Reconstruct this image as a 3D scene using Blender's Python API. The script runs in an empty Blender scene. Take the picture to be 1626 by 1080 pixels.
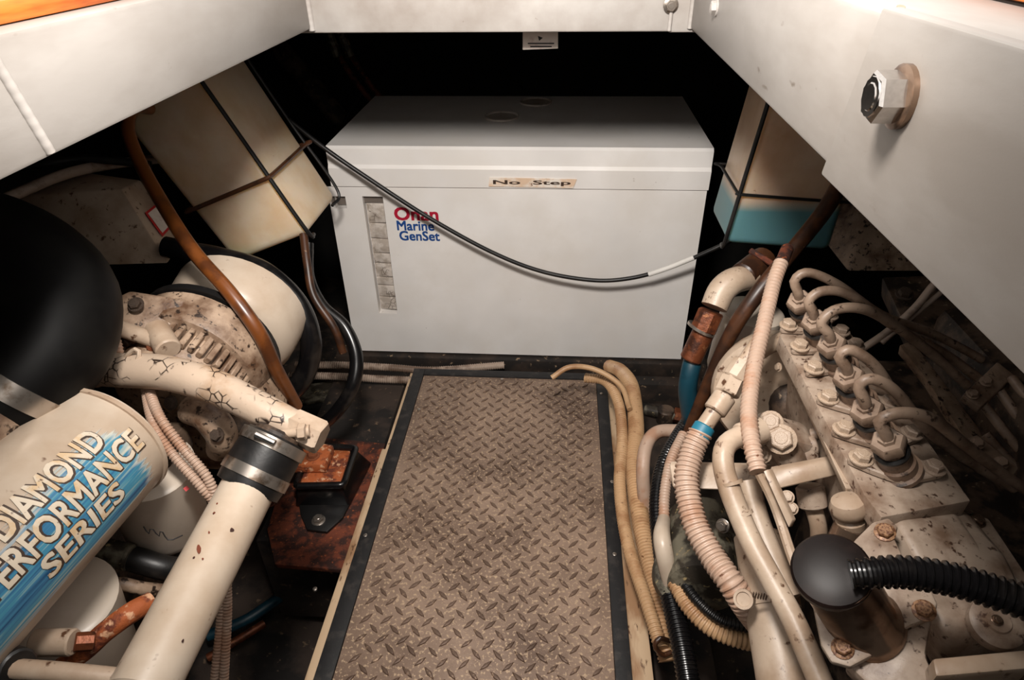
import bpy, bmesh, math, random
from mathutils import Vector, Matrix
V = Vector
random.seed(7)
D = bpy.data
SC = bpy.context.scene
COL = SC.collection

# ------------------------------------------------------------------ camera, light, exposure
PITCH, YAW, ROLL, FOC = .5828, .0763, -.0165, 1046.65      # radians, focal length in pixels of a 1626 px frame
CAM = V((.0991, 0, 1.0306))
_fw = V((-math.sin(YAW)*math.cos(PITCH), math.cos(YAW)*math.cos(PITCH), -math.sin(PITCH)))
_rt = V((math.cos(YAW), math.sin(YAW), 0)); _up = _rt.cross(_fw)
_rt, _up = _rt*math.cos(ROLL)+_up*math.sin(ROLL), _up*math.cos(ROLL)-_rt*math.sin(ROLL)
cam = D.objects.new('camera', D.cameras.new('camera')); COL.objects.link(cam)
cam.matrix_world = Matrix.Translation(CAM) @ Matrix((_rt, _up, -_fw)).transposed().to_4x4()
cam.data.sensor_width = 36; cam.data.lens = FOC/1626*36; cam.data.clip_start = .01
SC.camera = cam

w = D.worlds.new('world'); SC.world = w; w.use_nodes = True
w.node_tree.nodes['Background'].inputs[0].default_value = (1, .95, .9, 1)
w.node_tree.nodes['Background'].inputs[1].default_value = 1.4
l = D.lights.new('hatch_work_light', 'SPOT'); l.shadow_soft_size = .07; l.energy = 74; l.color = (1, .94, .88)
l.spot_size = math.radians(118); l.spot_blend = 1
lo = D.objects.new('hatch_work_light', l); COL.objects.link(lo); lo.location = (.02, .28, 1.335)   # work lamp held in the open hatch, above the frame
lo.rotation_euler = (V((.0, 1.5, .1))-lo.location).to_track_quat('-Z', 'Y').to_euler()
SC.view_settings.view_transform = 'Standard'; SC.view_settings.look = 'None'
SC.view_settings.exposure = 0; SC.view_settings.gamma = 1; SC.view_settings.use_curve_mapping = False

# ------------------------------------------------------------------ helpers
def at(px, py, d=None, X=None, Y=None, Z=None):
    """world point on the sight line of a measured photo point, at depth d or on a world plane"""
    v = _fw + _rt*((px-813)/FOC) + _up*((540-py)/FOC)
    if d is None:
        d = (X-CAM.x)/v.x if X is not None else (Y-CAM.y)/v.y if Y is not None else (Z-CAM.z)/v.z
    return CAM + v*d
def on(px, py, P0, N):
    v = _fw + _rt*((px-813)/FOC) + _up*((540-py)/FOC)
    return CAM + v*((P0-CAM).dot(N)/v.dot(N))
def dep(P): return (P-CAM).dot(_fw)
def R(px, d): return px*d/FOC
def A(*pts): return [at(*p) for p in pts]                  # list of (px,py,d)
def frame(z, x=None):
    z = V(z).normalized(); x = V(x) if x is not None else V((1, 0, 0))
    if abs(z.dot(x.normalized())) > .97: x = V((0, 1, 0))
    y = z.cross(x).normalized(); x = y.cross(z)
    return Matrix((x, y, z)).transposed()
def cat(P, step):
    """Catmull-Rom through P (with optional radius as 4th value) resampled at about step"""
    Q = [P[0]*2-P[1]] + list(P) + [P[-1]*2-P[-2]]
    fine = []
    for i in range(1, len(Q)-2):
        a, b, c, e = Q[i-1:i+3]
        for k in range(16):
            t = k/16
            fine.append(.5*((2*b)+(c-a)*t+(2*a-5*b+4*c-e)*t*t+(3*b-a-3*c+e)*t**3))
    fine.append(P[-1])
    L = [0]
    for i in range(1, len(fine)): L.append(L[-1]+(fine[i].xyz-fine[i-1].xyz).length)
    n = max(2, int(L[-1]/step)); out = []; j = 0
    for k in range(n+1):
        s = L[-1]*k/n
        while j < len(L)-2 and L[j+1] < s: j += 1
        t = (s-L[j])/max(1e-9, L[j+1]-L[j]); out.append(fine[j].lerp(fine[j+1], min(1, t)))
    return out

class MB:
    def __init__(s): s.v = []; s.f = []
    def add(s, vs, fs):
        o = len(s.v); s.v += [tuple(x) for x in vs]; s.f += [tuple(i+o for i in f) for f in fs]; return s
    def bm(s, bm, M=None):
        bm.verts.index_update()
        vs = [(M @ v.co if M else v.co) for v in bm.verts]; fs = [[v.index for v in f.verts] for f in bm.faces]
        bm.free(); return s.add(vs, fs)
    def tube(s, pts, r, n=12, step=.006, rib=None, caps=True):
        rs = r if isinstance(r, (list, tuple)) else [r]*len(pts)
        P4 = [V((p.x, p.y, p.z, q)) for p, q in zip(pts, rs)]
        if rib: step = rib[0]/4
        S = cat(P4, step)
        C = [V(p[:3]) for p in S]; rad = [p[3] for p in S]
        if rib: rad = [q*(1 if i % 4 < 2 else 1-rib[1]) for i, q in enumerate(rad)]
        T = [(C[min(i+1, len(C)-1)]-C[max(i-1, 0)]).normalized() for i in range(len(C))]
        x = frame(T[0]).col[0].copy(); rows = []
        for i, t in enumerate(T):
            x = (x-t*x.dot(t)).normalized(); y = t.cross(x)
            rows.append([C[i]+(x*math.cos(a)+y*math.sin(a))*rad[i] for a in [2*math.pi*k/n for k in range(n)]])
        fs = [(i*n+k, i*n+(k+1) % n, (i+1)*n+(k+1) % n, (i+1)*n+k) for i in range(len(C)-1) for k in range(n)]
        if caps: fs += [tuple(range(n))[::-1], tuple(range((len(C)-1)*n, len(C)*n))]
        return s.add([p for q in rows for p in q], fs)
    def lathe(s, p0, axis, prof, n=24, xdir=None):
        """prof: (height along axis, radius)"""
        F = frame(axis, xdir); vs = []; fs = []; m = len(prof)
        for h, r in prof:
            for k in range(n):
                a = 2*math.pi*k/n; vs.append(p0+F @ V((r*math.cos(a), r*math.sin(a), h)))
        for i in range(m-1):
            for k in range(n): fs.append((i*n+k, i*n+(k+1) % n, (i+1)*n+(k+1) % n, (i+1)*n+k))
        fs += [tuple(range(n))[::-1], tuple(range((m-1)*n, m*n))]
        return s.add(vs, fs)
    def cyl(s, a, b, r, r2=None, n=20, bev=None):
        ax = b-a; h = ax.length; r2 = r if r2 is None else r2; e = min(r, r2)*.12 if bev is None else bev
        return s.lathe(a, ax, [(0, r-e), (e, r), (h-e, r2), (h, r2-e)], n)
    def box(s, c, size, rot=None, bev=.003, seg=2):
        b = bmesh.new(); bmesh.ops.create_cube(b, size=1)
        for v in b.verts: v.co = V((v.co.x*size[0], v.co.y*size[1], v.co.z*size[2]))
        if bev: bmesh.ops.bevel(b, geom=b.edges[:], offset=bev, segments=seg, affect='EDGES', profile=.5)
        M = Matrix.Translation(c) @ (rot.to_4x4() if rot else Matrix())
        return s.bm(b, M)
    def span(s, lo, hi, bev=.003):
        lo, hi = V(lo), V(hi); return s.box((lo+hi)/2, hi-lo, None, bev)
    def prism(s, poly, off, bev=.0, seg=2):
        b = bmesh.new(); off = V(off)
        a = [b.verts.new(p) for p in poly]; c = [b.verts.new(p+off) for p in poly]; n = len(poly)
        b.faces.new(a); b.faces.new(c[::-1])
        for i in range(n): b.faces.new((a[i], c[i], c[(i+1) % n], a[(i+1) % n]))
        bmesh.ops.recalc_face_normals(b, faces=b.faces[:])
        if bev: bmesh.ops.bevel(b, geom=b.edges[:], offset=bev, segments=seg, affect='EDGES', profile=.5)
        return s.bm(b)
    def hexa(s, lo4, hi4, bev=.0, seg=3):
        b = bmesh.new(); a = [b.verts.new(p) for p in lo4]; c = [b.verts.new(p) for p in hi4]
        b.faces.new(a); b.faces.new(c[::-1])
        for i in range(4): b.faces.new((a[i], c[i], c[(i+1) % 4], a[(i+1) % 4]))
        bmesh.ops.recalc_face_normals(b, faces=b.faces[:])
        if bev: bmesh.ops.bevel(b, geom=b.edges[:], offset=bev, segments=seg, affect='EDGES', profile=.5)
        return s.bm(b)
    def mesh(s, name, mat, ang=38):
        me = D.meshes.new(name); me.from_pydata(s.v, [], s.f); me.materials.append(MAT[mat] if isinstance(mat, str) else mat)
        b = bmesh.new(); b.from_mesh(me); bmesh.ops.recalc_face_normals(b, faces=b.faces[:]); b.to_mesh(me); b.free()
        me.polygons.foreach_set('use_smooth', [True]*len(me.polygons)); me.set_sharp_from_angle(angle=math.radians(ang))
        return me
WM = {}                                                     # world matrices
def put(name, me, parent=None, M=None):
    o = D.objects.new(name, me); COL.objects.link(o); M = M or Matrix(); o.matrix_basis = M; WM[o.name] = M
    if parent: o.parent = parent; o.matrix_parent_inverse = WM[parent.name].inverted()
    return o
def obj(name, mb, mat, parent=None, label=None, ang=38):
    o = put(name, mb.mesh(name, mat, ang), parent)
    if label: o['label'] = label
    return o
def tag(o, label, category, group=None):
    o['label'] = label; o['category'] = category
    if group: o['group'] = group
    return o
def thing(name, loc, label, category, group=None):
    return tag(put(name, None, None, Matrix.Translation(V(loc))), label, category, group)
def struct(name, mb, mat):
    o = obj(name, mb, mat); o['kind'] = 'structure'; return o
def tube_thing(name, pts, r, mat, label, category, group=None, **k):
    return tag(obj(name, MB().tube(pts, r, **k), mat), label, category, group)

_bolt = {}
def bolt(parent, P, axis, r, mat='cream', name='bolt', washer=True):
    key = (mat, washer)
    if key not in _bolt:
        m = MB()
        if washer: m.lathe(V((0, 0, 0)), V((0, 0, 1)), [(0, 1.3), (.18, 1.3), (.22, 1.24)], 18)
        m.lathe(V((0, 0, .2)), V((0, 0, 1)), [(-.2, 1), (.6, 1), (.72, .88)], 6)
        m.lathe(V((0, 0, .9)), V((0, 0, 1)), [(0, .8), (.06, .76), (.06, .55), (.1, .5)], 12)
        _bolt[key] = m.mesh('bolt', mat)
    M = Matrix.Translation(P) @ (frame(axis) @ Matrix.Rotation(random.random()*6, 3, 'Z')).to_4x4() @ Matrix.Scale(r, 4)
    return put(name, _bolt[key], parent, M)
def text_mesh(txt, size, bold=.0, spacing=1.0):
    me = text_mesh0(txt, size, 0, spacing)
    if not bold: return me
    vs = [v.co.copy() for v in me.vertices]; fs = [tuple(p.vertices) for p in me.polygons]; V_, F_ = [], []
    for dx, dy in ((-1, -1), (1, -1), (1, 1), (-1, 1), (0, -1), (0, 1), (-1, 0), (1, 0)):
        o = len(V_); z_ = len(V_)/len(vs)*.00004; V_ += [(v.x+dx*bold, v.y+dy*bold, z_) for v in vs]; F_ += [tuple(i+o for i in f) for f in fs]
    m2 = D.meshes.new('lettering'); m2.from_pydata(V_, [], F_); D.meshes.remove(me); return m2
def text_mesh0(txt, size, bold=.0, spacing=1.0):
    c = D.curves.new('lettering', 'FONT'); c.body = txt; c.size = size; c.offset = bold; c.space_character = spacing
    c.resolution_u = 3; o = D.objects.new('lettering', c); COL.objects.link(o)
    me = D.meshes.new_from_object(o.evaluated_get(bpy.context.evaluated_depsgraph_get())); D.objects.remove(o); D.curves.remove(c)
    return me
def lettering(name, txt, parent, O, ex, ey, width, height, mat, bold=.0, lift=.0):
    """flat letters: lower-left corner O, reading direction ex, up ey, scaled to width x height"""
    me = text_mesh(txt, 1, bold); xs = [v.co.x for v in me.vertices]; ys = [v.co.y for v in me.vertices]
    x0, x1, y0, y1 = min(xs), max(xs), min(ys), max(ys); nrm = ex.cross(ey).normalized()
    for v in me.vertices:
        v.co = O + ex*((v.co.x-x0)/(x1-x0)*width) + ey*((v.co.y-y0)/(y1-y0)*height) + nrm*(lift+v.co.z)
    me.materials.clear(); me.materials.append(MAT[mat]); me.name = name
    return put(name, me, parent)

# ------------------------------------------------------------------ materials
MAT = {}
def s2l(c): return tuple(((x/255)/12.92 if x/255 <= .04045 else ((x/255+.055)/1.055)**2.4) for x in c)
def mk(name, base, rough=.5, metal=0, dirt=None, amt=.45, scale=8, spec=None, fine=None, fscale=120, famt=.35, bump=.0, bscale=150, soft=.12, spc=.5, stretch=None, coat=0, crack=None):
    """paint / metal / rubber with blotchy dirt (noise) and fine specks"""
    m = D.materials.new(name); m.use_nodes = True; MAT[name] = m
    nt = m.node_tree; N = nt.nodes; L = nt.links; b = N['Principled BSDF']
    b.inputs['Roughness'].default_value = rough; b.inputs['Metallic'].default_value = metal
    b.inputs['Specular IOR Level'].default_value = spc; b.inputs['Coat Weight'].default_value = coat
    tc = N.new('ShaderNodeTexCoord').outputs['Object']
    if stretch:
        mp = N.new('ShaderNodeMapping'); mp.inputs['Scale'].default_value = stretch; L.new(tc, mp.inputs[0]); tc = mp.outputs[0]
    def noise(sc, det=5, ro=.6):
        n = N.new('ShaderNodeTexNoise'); n.inputs['Scale'].default_value = sc; n.inputs['Detail'].default_value = det
        n.inputs['Roughness'].default_value = ro; L.new(tc, n.inputs['Vector']); return n.outputs['Fac']
    def ramp(src, a, c):
        r = N.new('ShaderNodeMapRange'); r.inputs[1].default_value = a; r.inputs[2].default_value = c; L.new(src, r.inputs[0]); return r.outputs[0]
    def mix(fac, a, c):
        x = N.new('ShaderNodeMix'); x.data_type = 'RGBA'; L.new(fac, x.inputs[0])
        for s, q in ((6, a), (7, c)):
            if isinstance(q, tuple): x.inputs[s].default_value = (*q, 1)
            else: L.new(q, x.inputs[s])
        return x.outputs[2]
    col = s2l(base)
    col = mix(ramp(noise(scale*.6, 3), .3, .7), tuple(min(1, c*1.06) for c in col), tuple(c*.88 for c in col))
    if dirt:
        t = 1-amt
        col = mix(ramp(noise(scale), t-soft*.5, t+soft*.5), col, s2l(dirt))
    if fine:
        t = 1-famt; col = mix(ramp(noise(fscale, 3), t-.04, t+.04), col, s2l(fine))
    if crack:
        vo = N.new('ShaderNodeTexVoronoi'); vo.feature = 'DISTANCE_TO_EDGE'; vo.inputs['Scale'].default_value = 75; L.new(tc, vo.inputs['Vector'])
        a_ = ramp(vo.outputs['Distance'], .07, .02); c_ = ramp(noise(26, 2), .53, .58)
        mu = N.new('ShaderNodeMath'); mu.operation = 'MULTIPLY'; L.new(a_, mu.inputs[0]); L.new(c_, mu.inputs[1])
        col = mix(mu.outputs[0], col, s2l(crack))
    L.new(col, b.inputs['Base Color'])
    if bump:
        bp = N.new('ShaderNodeBump'); bp.inputs['Strength'].default_value = bump; bp.inputs['Distance'].default_value = .002
        L.new(noise(bscale, 4), bp.inputs['Height']); L.new(bp.outputs[0], b.inputs['Normal'])
    return m
mk('white_paint', (236, 232, 228), .45, 0, (228, 222, 215), .42, 6, fine=(180, 168, 156), fscale=60, famt=.24, bump=.04, soft=.3)
mk('hatch_alu', (172, 167, 162), .5, .0, (146, 138, 131), .45, 9, fine=(120, 108, 98), fscale=50, famt=.25, bump=.08, soft=.3, stretch=(1, .35, 1))
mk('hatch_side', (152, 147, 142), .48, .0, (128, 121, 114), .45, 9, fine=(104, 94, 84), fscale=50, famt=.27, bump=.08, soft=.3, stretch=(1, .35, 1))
mk('valve_brown', (140, 116, 98), .45, 0, (84, 62, 48), .48, 30, fine=(48, 34, 26), fscale=120, famt=.36, bump=.25, soft=.25)
mk('gen_top', (205, 198, 190), .6, 0, (165, 152, 138), .5, 10, fine=(110, 95, 80), fscale=80, famt=.32, soft=.3)
mk('cream', (184, 164, 144), .42, 0, (146, 120, 97), .45, 12, fine=(84, 56, 38), fscale=70, famt=.34, bump=.15, soft=.3)
mk('cream_dirty', (168, 144, 122), .5, 0, (92, 66, 48), .48, 20, fine=(42, 28, 20), fscale=90, famt=.39, bump=.35, soft=.25)
mk('pump_paint', (172, 153, 136), .42, 0, (116, 93, 76), .47, 24, fine=(70, 48, 36), fscale=110, famt=.37, bump=.2, soft=.25)
mk('pipe_paint', (150, 128, 110), .45, 0, (104, 82, 66), .47, 30, fine=(60, 44, 34), fscale=110, famt=.36, soft=.25)
mk('grimy', (92, 74, 60), .6, .1, (38, 28, 22), .5, 25, fine=(150, 128, 104), fscale=90, famt=.3, bump=.5, bscale=90)
mk('grimy_green', (120, 114, 98), .55, .2, (52, 46, 38), .5, 25, fine=(170, 150, 110), fscale=80, famt=.34, bump=.5, bscale=90)
mk('cracked', (186, 165, 145), .42, 0, (168, 140, 114), .42, 16, fine=(40, 28, 22), fscale=60, famt=.30, bump=.3, bscale=70, crack=(38, 26, 20))
mk('rubber', (20, 19, 19), .42, 0, (34, 31, 29), .45, 20, bump=.1)
mk('rubber_matte', (10, 9, 9), .5, 0, (16, 15, 14), .45, 14, spc=.14)
mk('rubber_gloss', (16, 15, 16), .25, 0, (32, 29, 27), .42, 20)
mk('black_tape', (22, 21, 22), .6, 0, (46, 42, 40), .42, 40, fine=(90, 80, 72), fscale=200, famt=.24, bump=.2)
mk('steel', (190, 180, 170), .3, .9, (130, 112, 96), .42, 30)
mk('chrome', (210, 205, 200), .2, 1)
mk('rust', (112, 54, 32), .8, .1, (52, 26, 18), .5, 30, fine=(150, 78, 40), fscale=110, famt=.36, bump=.8, bscale=120)
mk('rust_bright', (168, 88, 44), .75, .1, (96, 44, 26), .46, 40, fine=(206, 158, 122), fscale=70, famt=.4, bump=.9, bscale=120)
mk('bronze', (120, 66, 40), .45, .5, (70, 40, 28), .46, 40, fine=(150, 96, 62), fscale=90, famt=.36, bump=.4)
mk('brown_hose', (112, 62, 26), .32, 0, (78, 42, 20), .45, 18, fine=(46, 28, 16), fscale=90, famt=.3, spc=.6)
mk('brown_dark', (74, 44, 26), .4, 0, (48, 29, 19), .48, 25, fine=(130, 96, 70), fscale=100, famt=.28)
mk('conduit', (186, 150, 112), .5, 0, (160, 120, 84), .45, 16, fine=(96, 64, 40), fscale=120, famt=.3)
mk('conduit_pink', (180, 153, 134), .5, 0, (168, 130, 106), .45, 16, fine=(110, 70, 50), fscale=120, famt=.3)
mk('conduit_grey', (170, 150, 134), .5, 0, (110, 90, 76), .45, 16)
mk('tread', (158, 134, 116), .5, .15, (98, 78, 66), .48, 4.5, fine=(188, 162, 134), fscale=170, famt=.41, bump=.35, bscale=160, soft=.3)
mk('tread_lug', (122, 100, 86), .36, .35, (84, 66, 55), .48, 4.5, fine=(160, 134, 112), fscale=110, famt=.38, soft=.3)
mk('wood_rail', (198, 170, 138), .6, 0, (150, 114, 82), .45, 14, fine=(90, 60, 40), fscale=110, famt=.34, stretch=(1, .3, 1))
mk('teak', (205, 112, 40), .35, 0, (150, 70, 22), .45, 10, stretch=(3, .3, 3))
mk('bilge', (58, 46, 38), .8, 0, (24, 19, 16), .5, 9, fine=(110, 90, 70), fscale=60, famt=.32, bump=.6, bscale=40)
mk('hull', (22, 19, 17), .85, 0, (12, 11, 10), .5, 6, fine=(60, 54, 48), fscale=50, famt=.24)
mk('dark_beam', (52, 40, 32), .7, 0, (28, 22, 18), .5, 14, fine=(150, 126, 100), fscale=60, famt=.33)
mk('bounce_grey', (120, 114, 108), .8, 0, (84, 78, 72), .45, 8)
mk('cream_clean', (194, 178, 160), .36, 0, (170, 148, 126), .42, 10, fine=(90, 56, 36), fscale=38, famt=.30, bump=.06, soft=.35)
mk('bolt_brown', (150, 112, 80), .45, .2, (96, 60, 40), .48, 3)
mk('label_white', (226, 214, 204), .6, 0, (206, 186, 176), .4, 60)
mk('no_step_sticker', (226, 196, 168), .6, 0, (236, 226, 214), .5, 22, fine=(120, 84, 60), fscale=70, famt=.3)
mk('ink_dark', (60, 42, 30), .6); mk('ink_red', (176, 20, 52), .5); mk('ink_blue', (24, 72, 140), .5); mk('ink_black', (26, 22, 22), .6)
mk('red_mark', (190, 30, 34), .5)
mk('teal_hose', (14, 58, 72), .45, 0, (10, 38, 50), .45, 20); mk('blue_tape', (30, 110, 134), .5)
mk('filter_white', (196, 182, 166), .35, 0, (204, 190, 176), .4, 10, fine=(140, 116, 96), fscale=60, famt=.24)
mk('foil', (222, 212, 202), .4, .15, (190, 178, 166), .5, 40, bump=.9, bscale=60, crack=(120, 108, 98))
mk('slot_dark', (110, 100, 92), .7)
mk('tape_white', (230, 226, 220), .5)
mk('cap_black', (24, 17, 15), .36, 0, (38, 28, 25), .45, 18, spc=.14)
mk('letter_cream', (206, 192, 172), .5, 0, (196, 168, 132), .45, 40, fine=(90, 64, 50), fscale=120, famt=.3)
mk('oil_metal', (140, 116, 98), .22, .75, (84, 62, 48), .46, 22)
mk('gauge_glass', (70, 58, 50), .3, .4, (110, 84, 66), .45, 20)
def tank_mat(name, plastic, stain, liquid, level, slope=(0, 0, 1), soft=.02):
    """milky plastic; the liquid behind it tints everything below the fill level"""
    m = mk(name, plastic, .4, 0, stain, .42, 9, fine=(150, 92, 46), fscale=40, famt=.25, soft=.35)
    nt = m.node_tree; N = nt.nodes; L = nt.links; b = N['Principled BSDF']
    src = b.inputs['Base Color'].links[0].from_socket
    tc = N.new('ShaderNodeTexCoord'); dt = N.new('ShaderNodeVectorMath'); dt.operation = 'DOT_PRODUCT'
    L.new(tc.outputs['Object'], dt.inputs[0]); dt.inputs[1].default_value = slope
    mr = N.new('ShaderNodeMapRange'); mr.inputs[1].default_value = level+soft; mr.inputs[2].default_value = level-soft; L.new(dt.outputs['Value'], mr.inputs[0])
    x = N.new('ShaderNodeMix'); x.data_type = 'RGBA'; L.new(mr.outputs[0], x.inputs[0]); L.new(src, x.inputs[6]); x.inputs[7].default_value = (*s2l(liquid), 1)
    L.new(x.outputs[2], b.inputs['Base Color'])
    b.inputs['Subsurface Weight'].default_value = .7; b.inputs['Subsurface Radius'].default_value = (1, .7, .4); b.inputs['Subsurface Scale'].default_value = .07
tank_mat('tank_plastic', (226, 206, 180), (206, 172, 128), (150, 170, 140), .432, soft=.03)
tank_mat('tank_teal', (216, 190, 164), (188, 152, 118), (92, 136, 142), .553, soft=.012)
def decal_mat():
    """blue brushed stripes of the sticker, along u; worn edges let the cream show"""
    m = D.materials.new('decal_blue'); m.use_nodes = True; MAT['decal_blue'] = m
    nt = m.node_tree; N = nt.nodes; L = nt.links; b = N['Principled BSDF']; b.inputs['Roughness'].default_value = .4
    uv = N.new('ShaderNodeUVMap'); mp = N.new('ShaderNodeMapping'); mp.inputs['Scale'].default_value = (1.6, 16, 1); L.new(uv.outputs[0], mp.inputs[0])
    n = N.new('ShaderNodeTexNoise'); n.inputs['Scale'].default_value = 1.6; n.inputs['Detail'].default_value = 5; L.new(mp.outputs[0], n.inputs['Vector'])
    r = N.new('ShaderNodeValToRGB'); L.new(n.outputs['Fac'], r.inputs[0]); e = r.color_ramp.elements
    e[0].position = .3; e[0].color = (*s2l((22, 70, 108)), 1); e[1].position = .72; e[1].color = (*s2l((190, 186, 172)), 1)
    for p, c in ((.44, (56, 112, 148)), (.55, (62, 132, 156)), (.62, (150, 166, 164))):
        q = e.new(p); q.color = (*s2l(c), 1)
    sp = N.new('ShaderNodeSeparateXYZ'); L.new(uv.outputs[0], sp.inputs[0])
    n2 = N.new('ShaderNodeTexNoise'); n2.inputs['Scale'].default_value = 1.2; n2.inputs['Detail'].default_value = 6; L.new(mp.outputs[0], n2.inputs['Vector'])
    def mr(src, a, c):
        k = N.new('ShaderNodeMapRange'); k.inputs[1].default_value = a; k.inputs[2].default_value = c; L.new(src, k.inputs[0]); return k.outputs[0]
    def mt(op, a, c):
        k = N.new('ShaderNodeMath'); k.operation = op
        for i, q in enumerate((a, c)):
            if isinstance(q, (int, float)): k.inputs[i].default_value = q
            else: L.new(q, k.inputs[i])
        return k.outputs[0]
    mid = mt('ADD', mr(sp.outputs[0], .62, .86), mr(sp.outputs[1], .62, .25))
    edge = mt('MULTIPLY', mt('MULTIPLY', mr(sp.outputs[1], 1.0, .7), mt('MINIMUM', mt('ADD', mid, .42), 1.0)), mt('MULTIPLY', mr(sp.outputs[1], 0, .12), mr(sp.outputs[0], 1, .9)))
    wear = mr(mt('ADD', mt('MULTIPLY', edge, .75), n2.outputs['Fac']), .72, .95)
    x = N.new('ShaderNodeMix'); x.data_type = 'RGBA'; L.new(wear, x.inputs[0]); x.inputs[6].default_value = (*s2l((206, 196, 178)), 1); L.new(r.outputs[0], x.inputs[7])
    L.new(x.outputs[2], b.inputs['Base Color']); L.new(mr(wear, .05, .4), b.inputs['Alpha'])
decal_mat()
UP = V((0, 0, 1)); EX = V((1, 0, 0)); EY = V((0, 1, 0))

# ------------------------------------------------------------------ the setting
m = MB()
for s in (-1, 1):
    m.prism([V((0, -.6, -.42)), V((s*1.2, -.6, -.2)), V((s*1.2, 2.45, -.2)), V((0, 2.45, -.42))], (0, 0, -.03))
struct('floor', m, 'bilge')
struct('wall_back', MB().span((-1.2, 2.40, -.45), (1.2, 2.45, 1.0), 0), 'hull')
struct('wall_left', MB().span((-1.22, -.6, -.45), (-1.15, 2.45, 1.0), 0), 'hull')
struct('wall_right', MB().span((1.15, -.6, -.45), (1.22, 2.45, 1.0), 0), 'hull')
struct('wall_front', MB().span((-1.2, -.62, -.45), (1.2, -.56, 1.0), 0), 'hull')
HX0, HX1, HY1, HZ0, HZ1 = -.29, .291, 1.1, .868, .966
m = MB()                                                    # wooden cabin sole around the open hatch
m.span((-1.2, -.6, .962), (HX0-.022, 2.45, .978), .003); m.span((HX1+.09, -.6, .976), (1.2, 2.45, .992), .003)
m.span((HX0-.02, HY1+.055, .976), (HX1+.088, 2.45, .992), .003)
struct('trim_5', m, 'teak')
m = MB()  # unseen grey layer under the sole, added to bounce light onto the generator
m.span((-1.2, -.6, .935), (HX0-.055, 2.45, .960), .002); m.span((HX1+.10, -.6, .935), (1.2, 2.45, .974), .002); m.span((HX0-.053, HY1+.055, .935), (HX1+.098, 2.45, .974), .002)
struct('ceiling', m, 'bounce_grey')
# longitudinal bearers beside the walkway
struct('trim_1', MB().span((-.50, .86, -.30), (-.30, 1.42, -.045), .006), 'bilge')
struct('trim_2', MB().span((.29, .2, -.30), (.40, 1.42, -.10), .006), 'bilge')

# ------------------------------------------------------------------ hatch frame of welded white beams
hf = thing('hatch_frame', (0, HY1, HZ0), 'white painted metal hatch frame of welded beams overhead', 'frame')
def beam(poly_xy, z0, z1): return MB().prism([V((x, y, z0)) for x, y in poly_xy], (0, 0, z1-z0), .004)
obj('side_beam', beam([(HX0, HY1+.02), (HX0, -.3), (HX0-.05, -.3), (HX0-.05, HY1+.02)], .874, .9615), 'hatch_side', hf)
obj('front_beam', beam([(HX0-.05, HY1), (.262, HY1), (.262, HY1+.05), (HX0-.05, HY1+.05)], HZ0, 1.0), 'hatch_alu', hf)
obj('corner_plate', beam([(.258, HY1-.002), (.34, HY1-.002), (.34, HY1+.05), (.258, HY1+.05)], HZ0-.001, 1.0), 'hatch_alu', hf)
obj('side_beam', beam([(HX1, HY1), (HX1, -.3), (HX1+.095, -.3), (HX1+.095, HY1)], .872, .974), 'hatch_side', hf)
c = [at(1432, 22, X=HX1), at(1346, 218, X=HX1)]
sp = [V((HX1, c[0].y, .980)), V((HX1, c[1].y, .873)), V((HX1, -.3, .886)), V((HX1, -.3, .987))]
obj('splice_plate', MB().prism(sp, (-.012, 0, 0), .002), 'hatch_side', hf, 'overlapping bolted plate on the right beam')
P = at(1434, 154, X=HX1-.012)
bolt(hf, P+V((-.004, 0, 0)), V((-1, 0, 0)), .0135, 'chrome', washer=False)
obj('spring_washer', MB().lathe(P, V((-1, 0, 0)), [(0, .0165), (.003, .0165), (.004, .0145)], 24), 'oil_metal', hf)
bolt(hf, at(1065, 8, Y=HY1-.003), V((0, -1, 0)), .0085, 'steel')
bolt(hf, at(1138, 12, X=HX1), V((-1, 0, 0)), .008, 'hatch_alu')
def weld(pts, r): obj('weld_bead', MB().tube(pts, r, n=10, rib=(.009, .04)), 'hatch_alu', hf)
weld([V((HX0+.001, HY1-.001, .872)), V((HX0+.001, HY1-.001, .99))], .005)
weld([V((.260, HY1-.003, .870)), V((.260, HY1-.003, .99))], .003)
weld([V((HX1-.001, HY1-.003, .873)), V((HX1-.001, HY1-.003, .968))], .004)
c0, c1 = at(0, 140, X=HX0), at(60, 214, X=HX0)
weld([V((HX0+.001, c0.y, .965)), V((HX0+.001, c1.y+.004, .878))], .004)
obj('seam_shadow_bead', MB().tube([sp[0]+V((-.001, .001, 0)), sp[1]+V((-.001, .001, 0))], .0025, n=8), 'pipe_paint', hf)  # dark bead drawn in for the shadow along the splice edge
# small notice hanging behind the front beam
ca = tag(obj('notice_card', MB().prism([at(830, 30, Y=1.17), at(886, 30, Y=1.17), at(886, 77, Y=1.17), at(830, 79, Y=1.17)], (0, .002, 0)), 'label_white'),
    'small white notice card hanging behind the front beam above the generator', 'card')
m = MB()
for a, b_, h in ((838, 880, 68), (842, 876, 73)):
    m.prism([at(a, h, Y=1.1695), at(b_, h, Y=1.1695), at(b_, h+2, Y=1.1695), at(a, h+2, Y=1.1695)], (0, .0003, 0))
m.prism([at(854, 57, Y=1.1695), at(862, 60, Y=1.1695), at(856, 65, Y=1.1695)], (0, .0003, 0))
obj('printed_marks', m, 'ink_black', ca)

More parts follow.
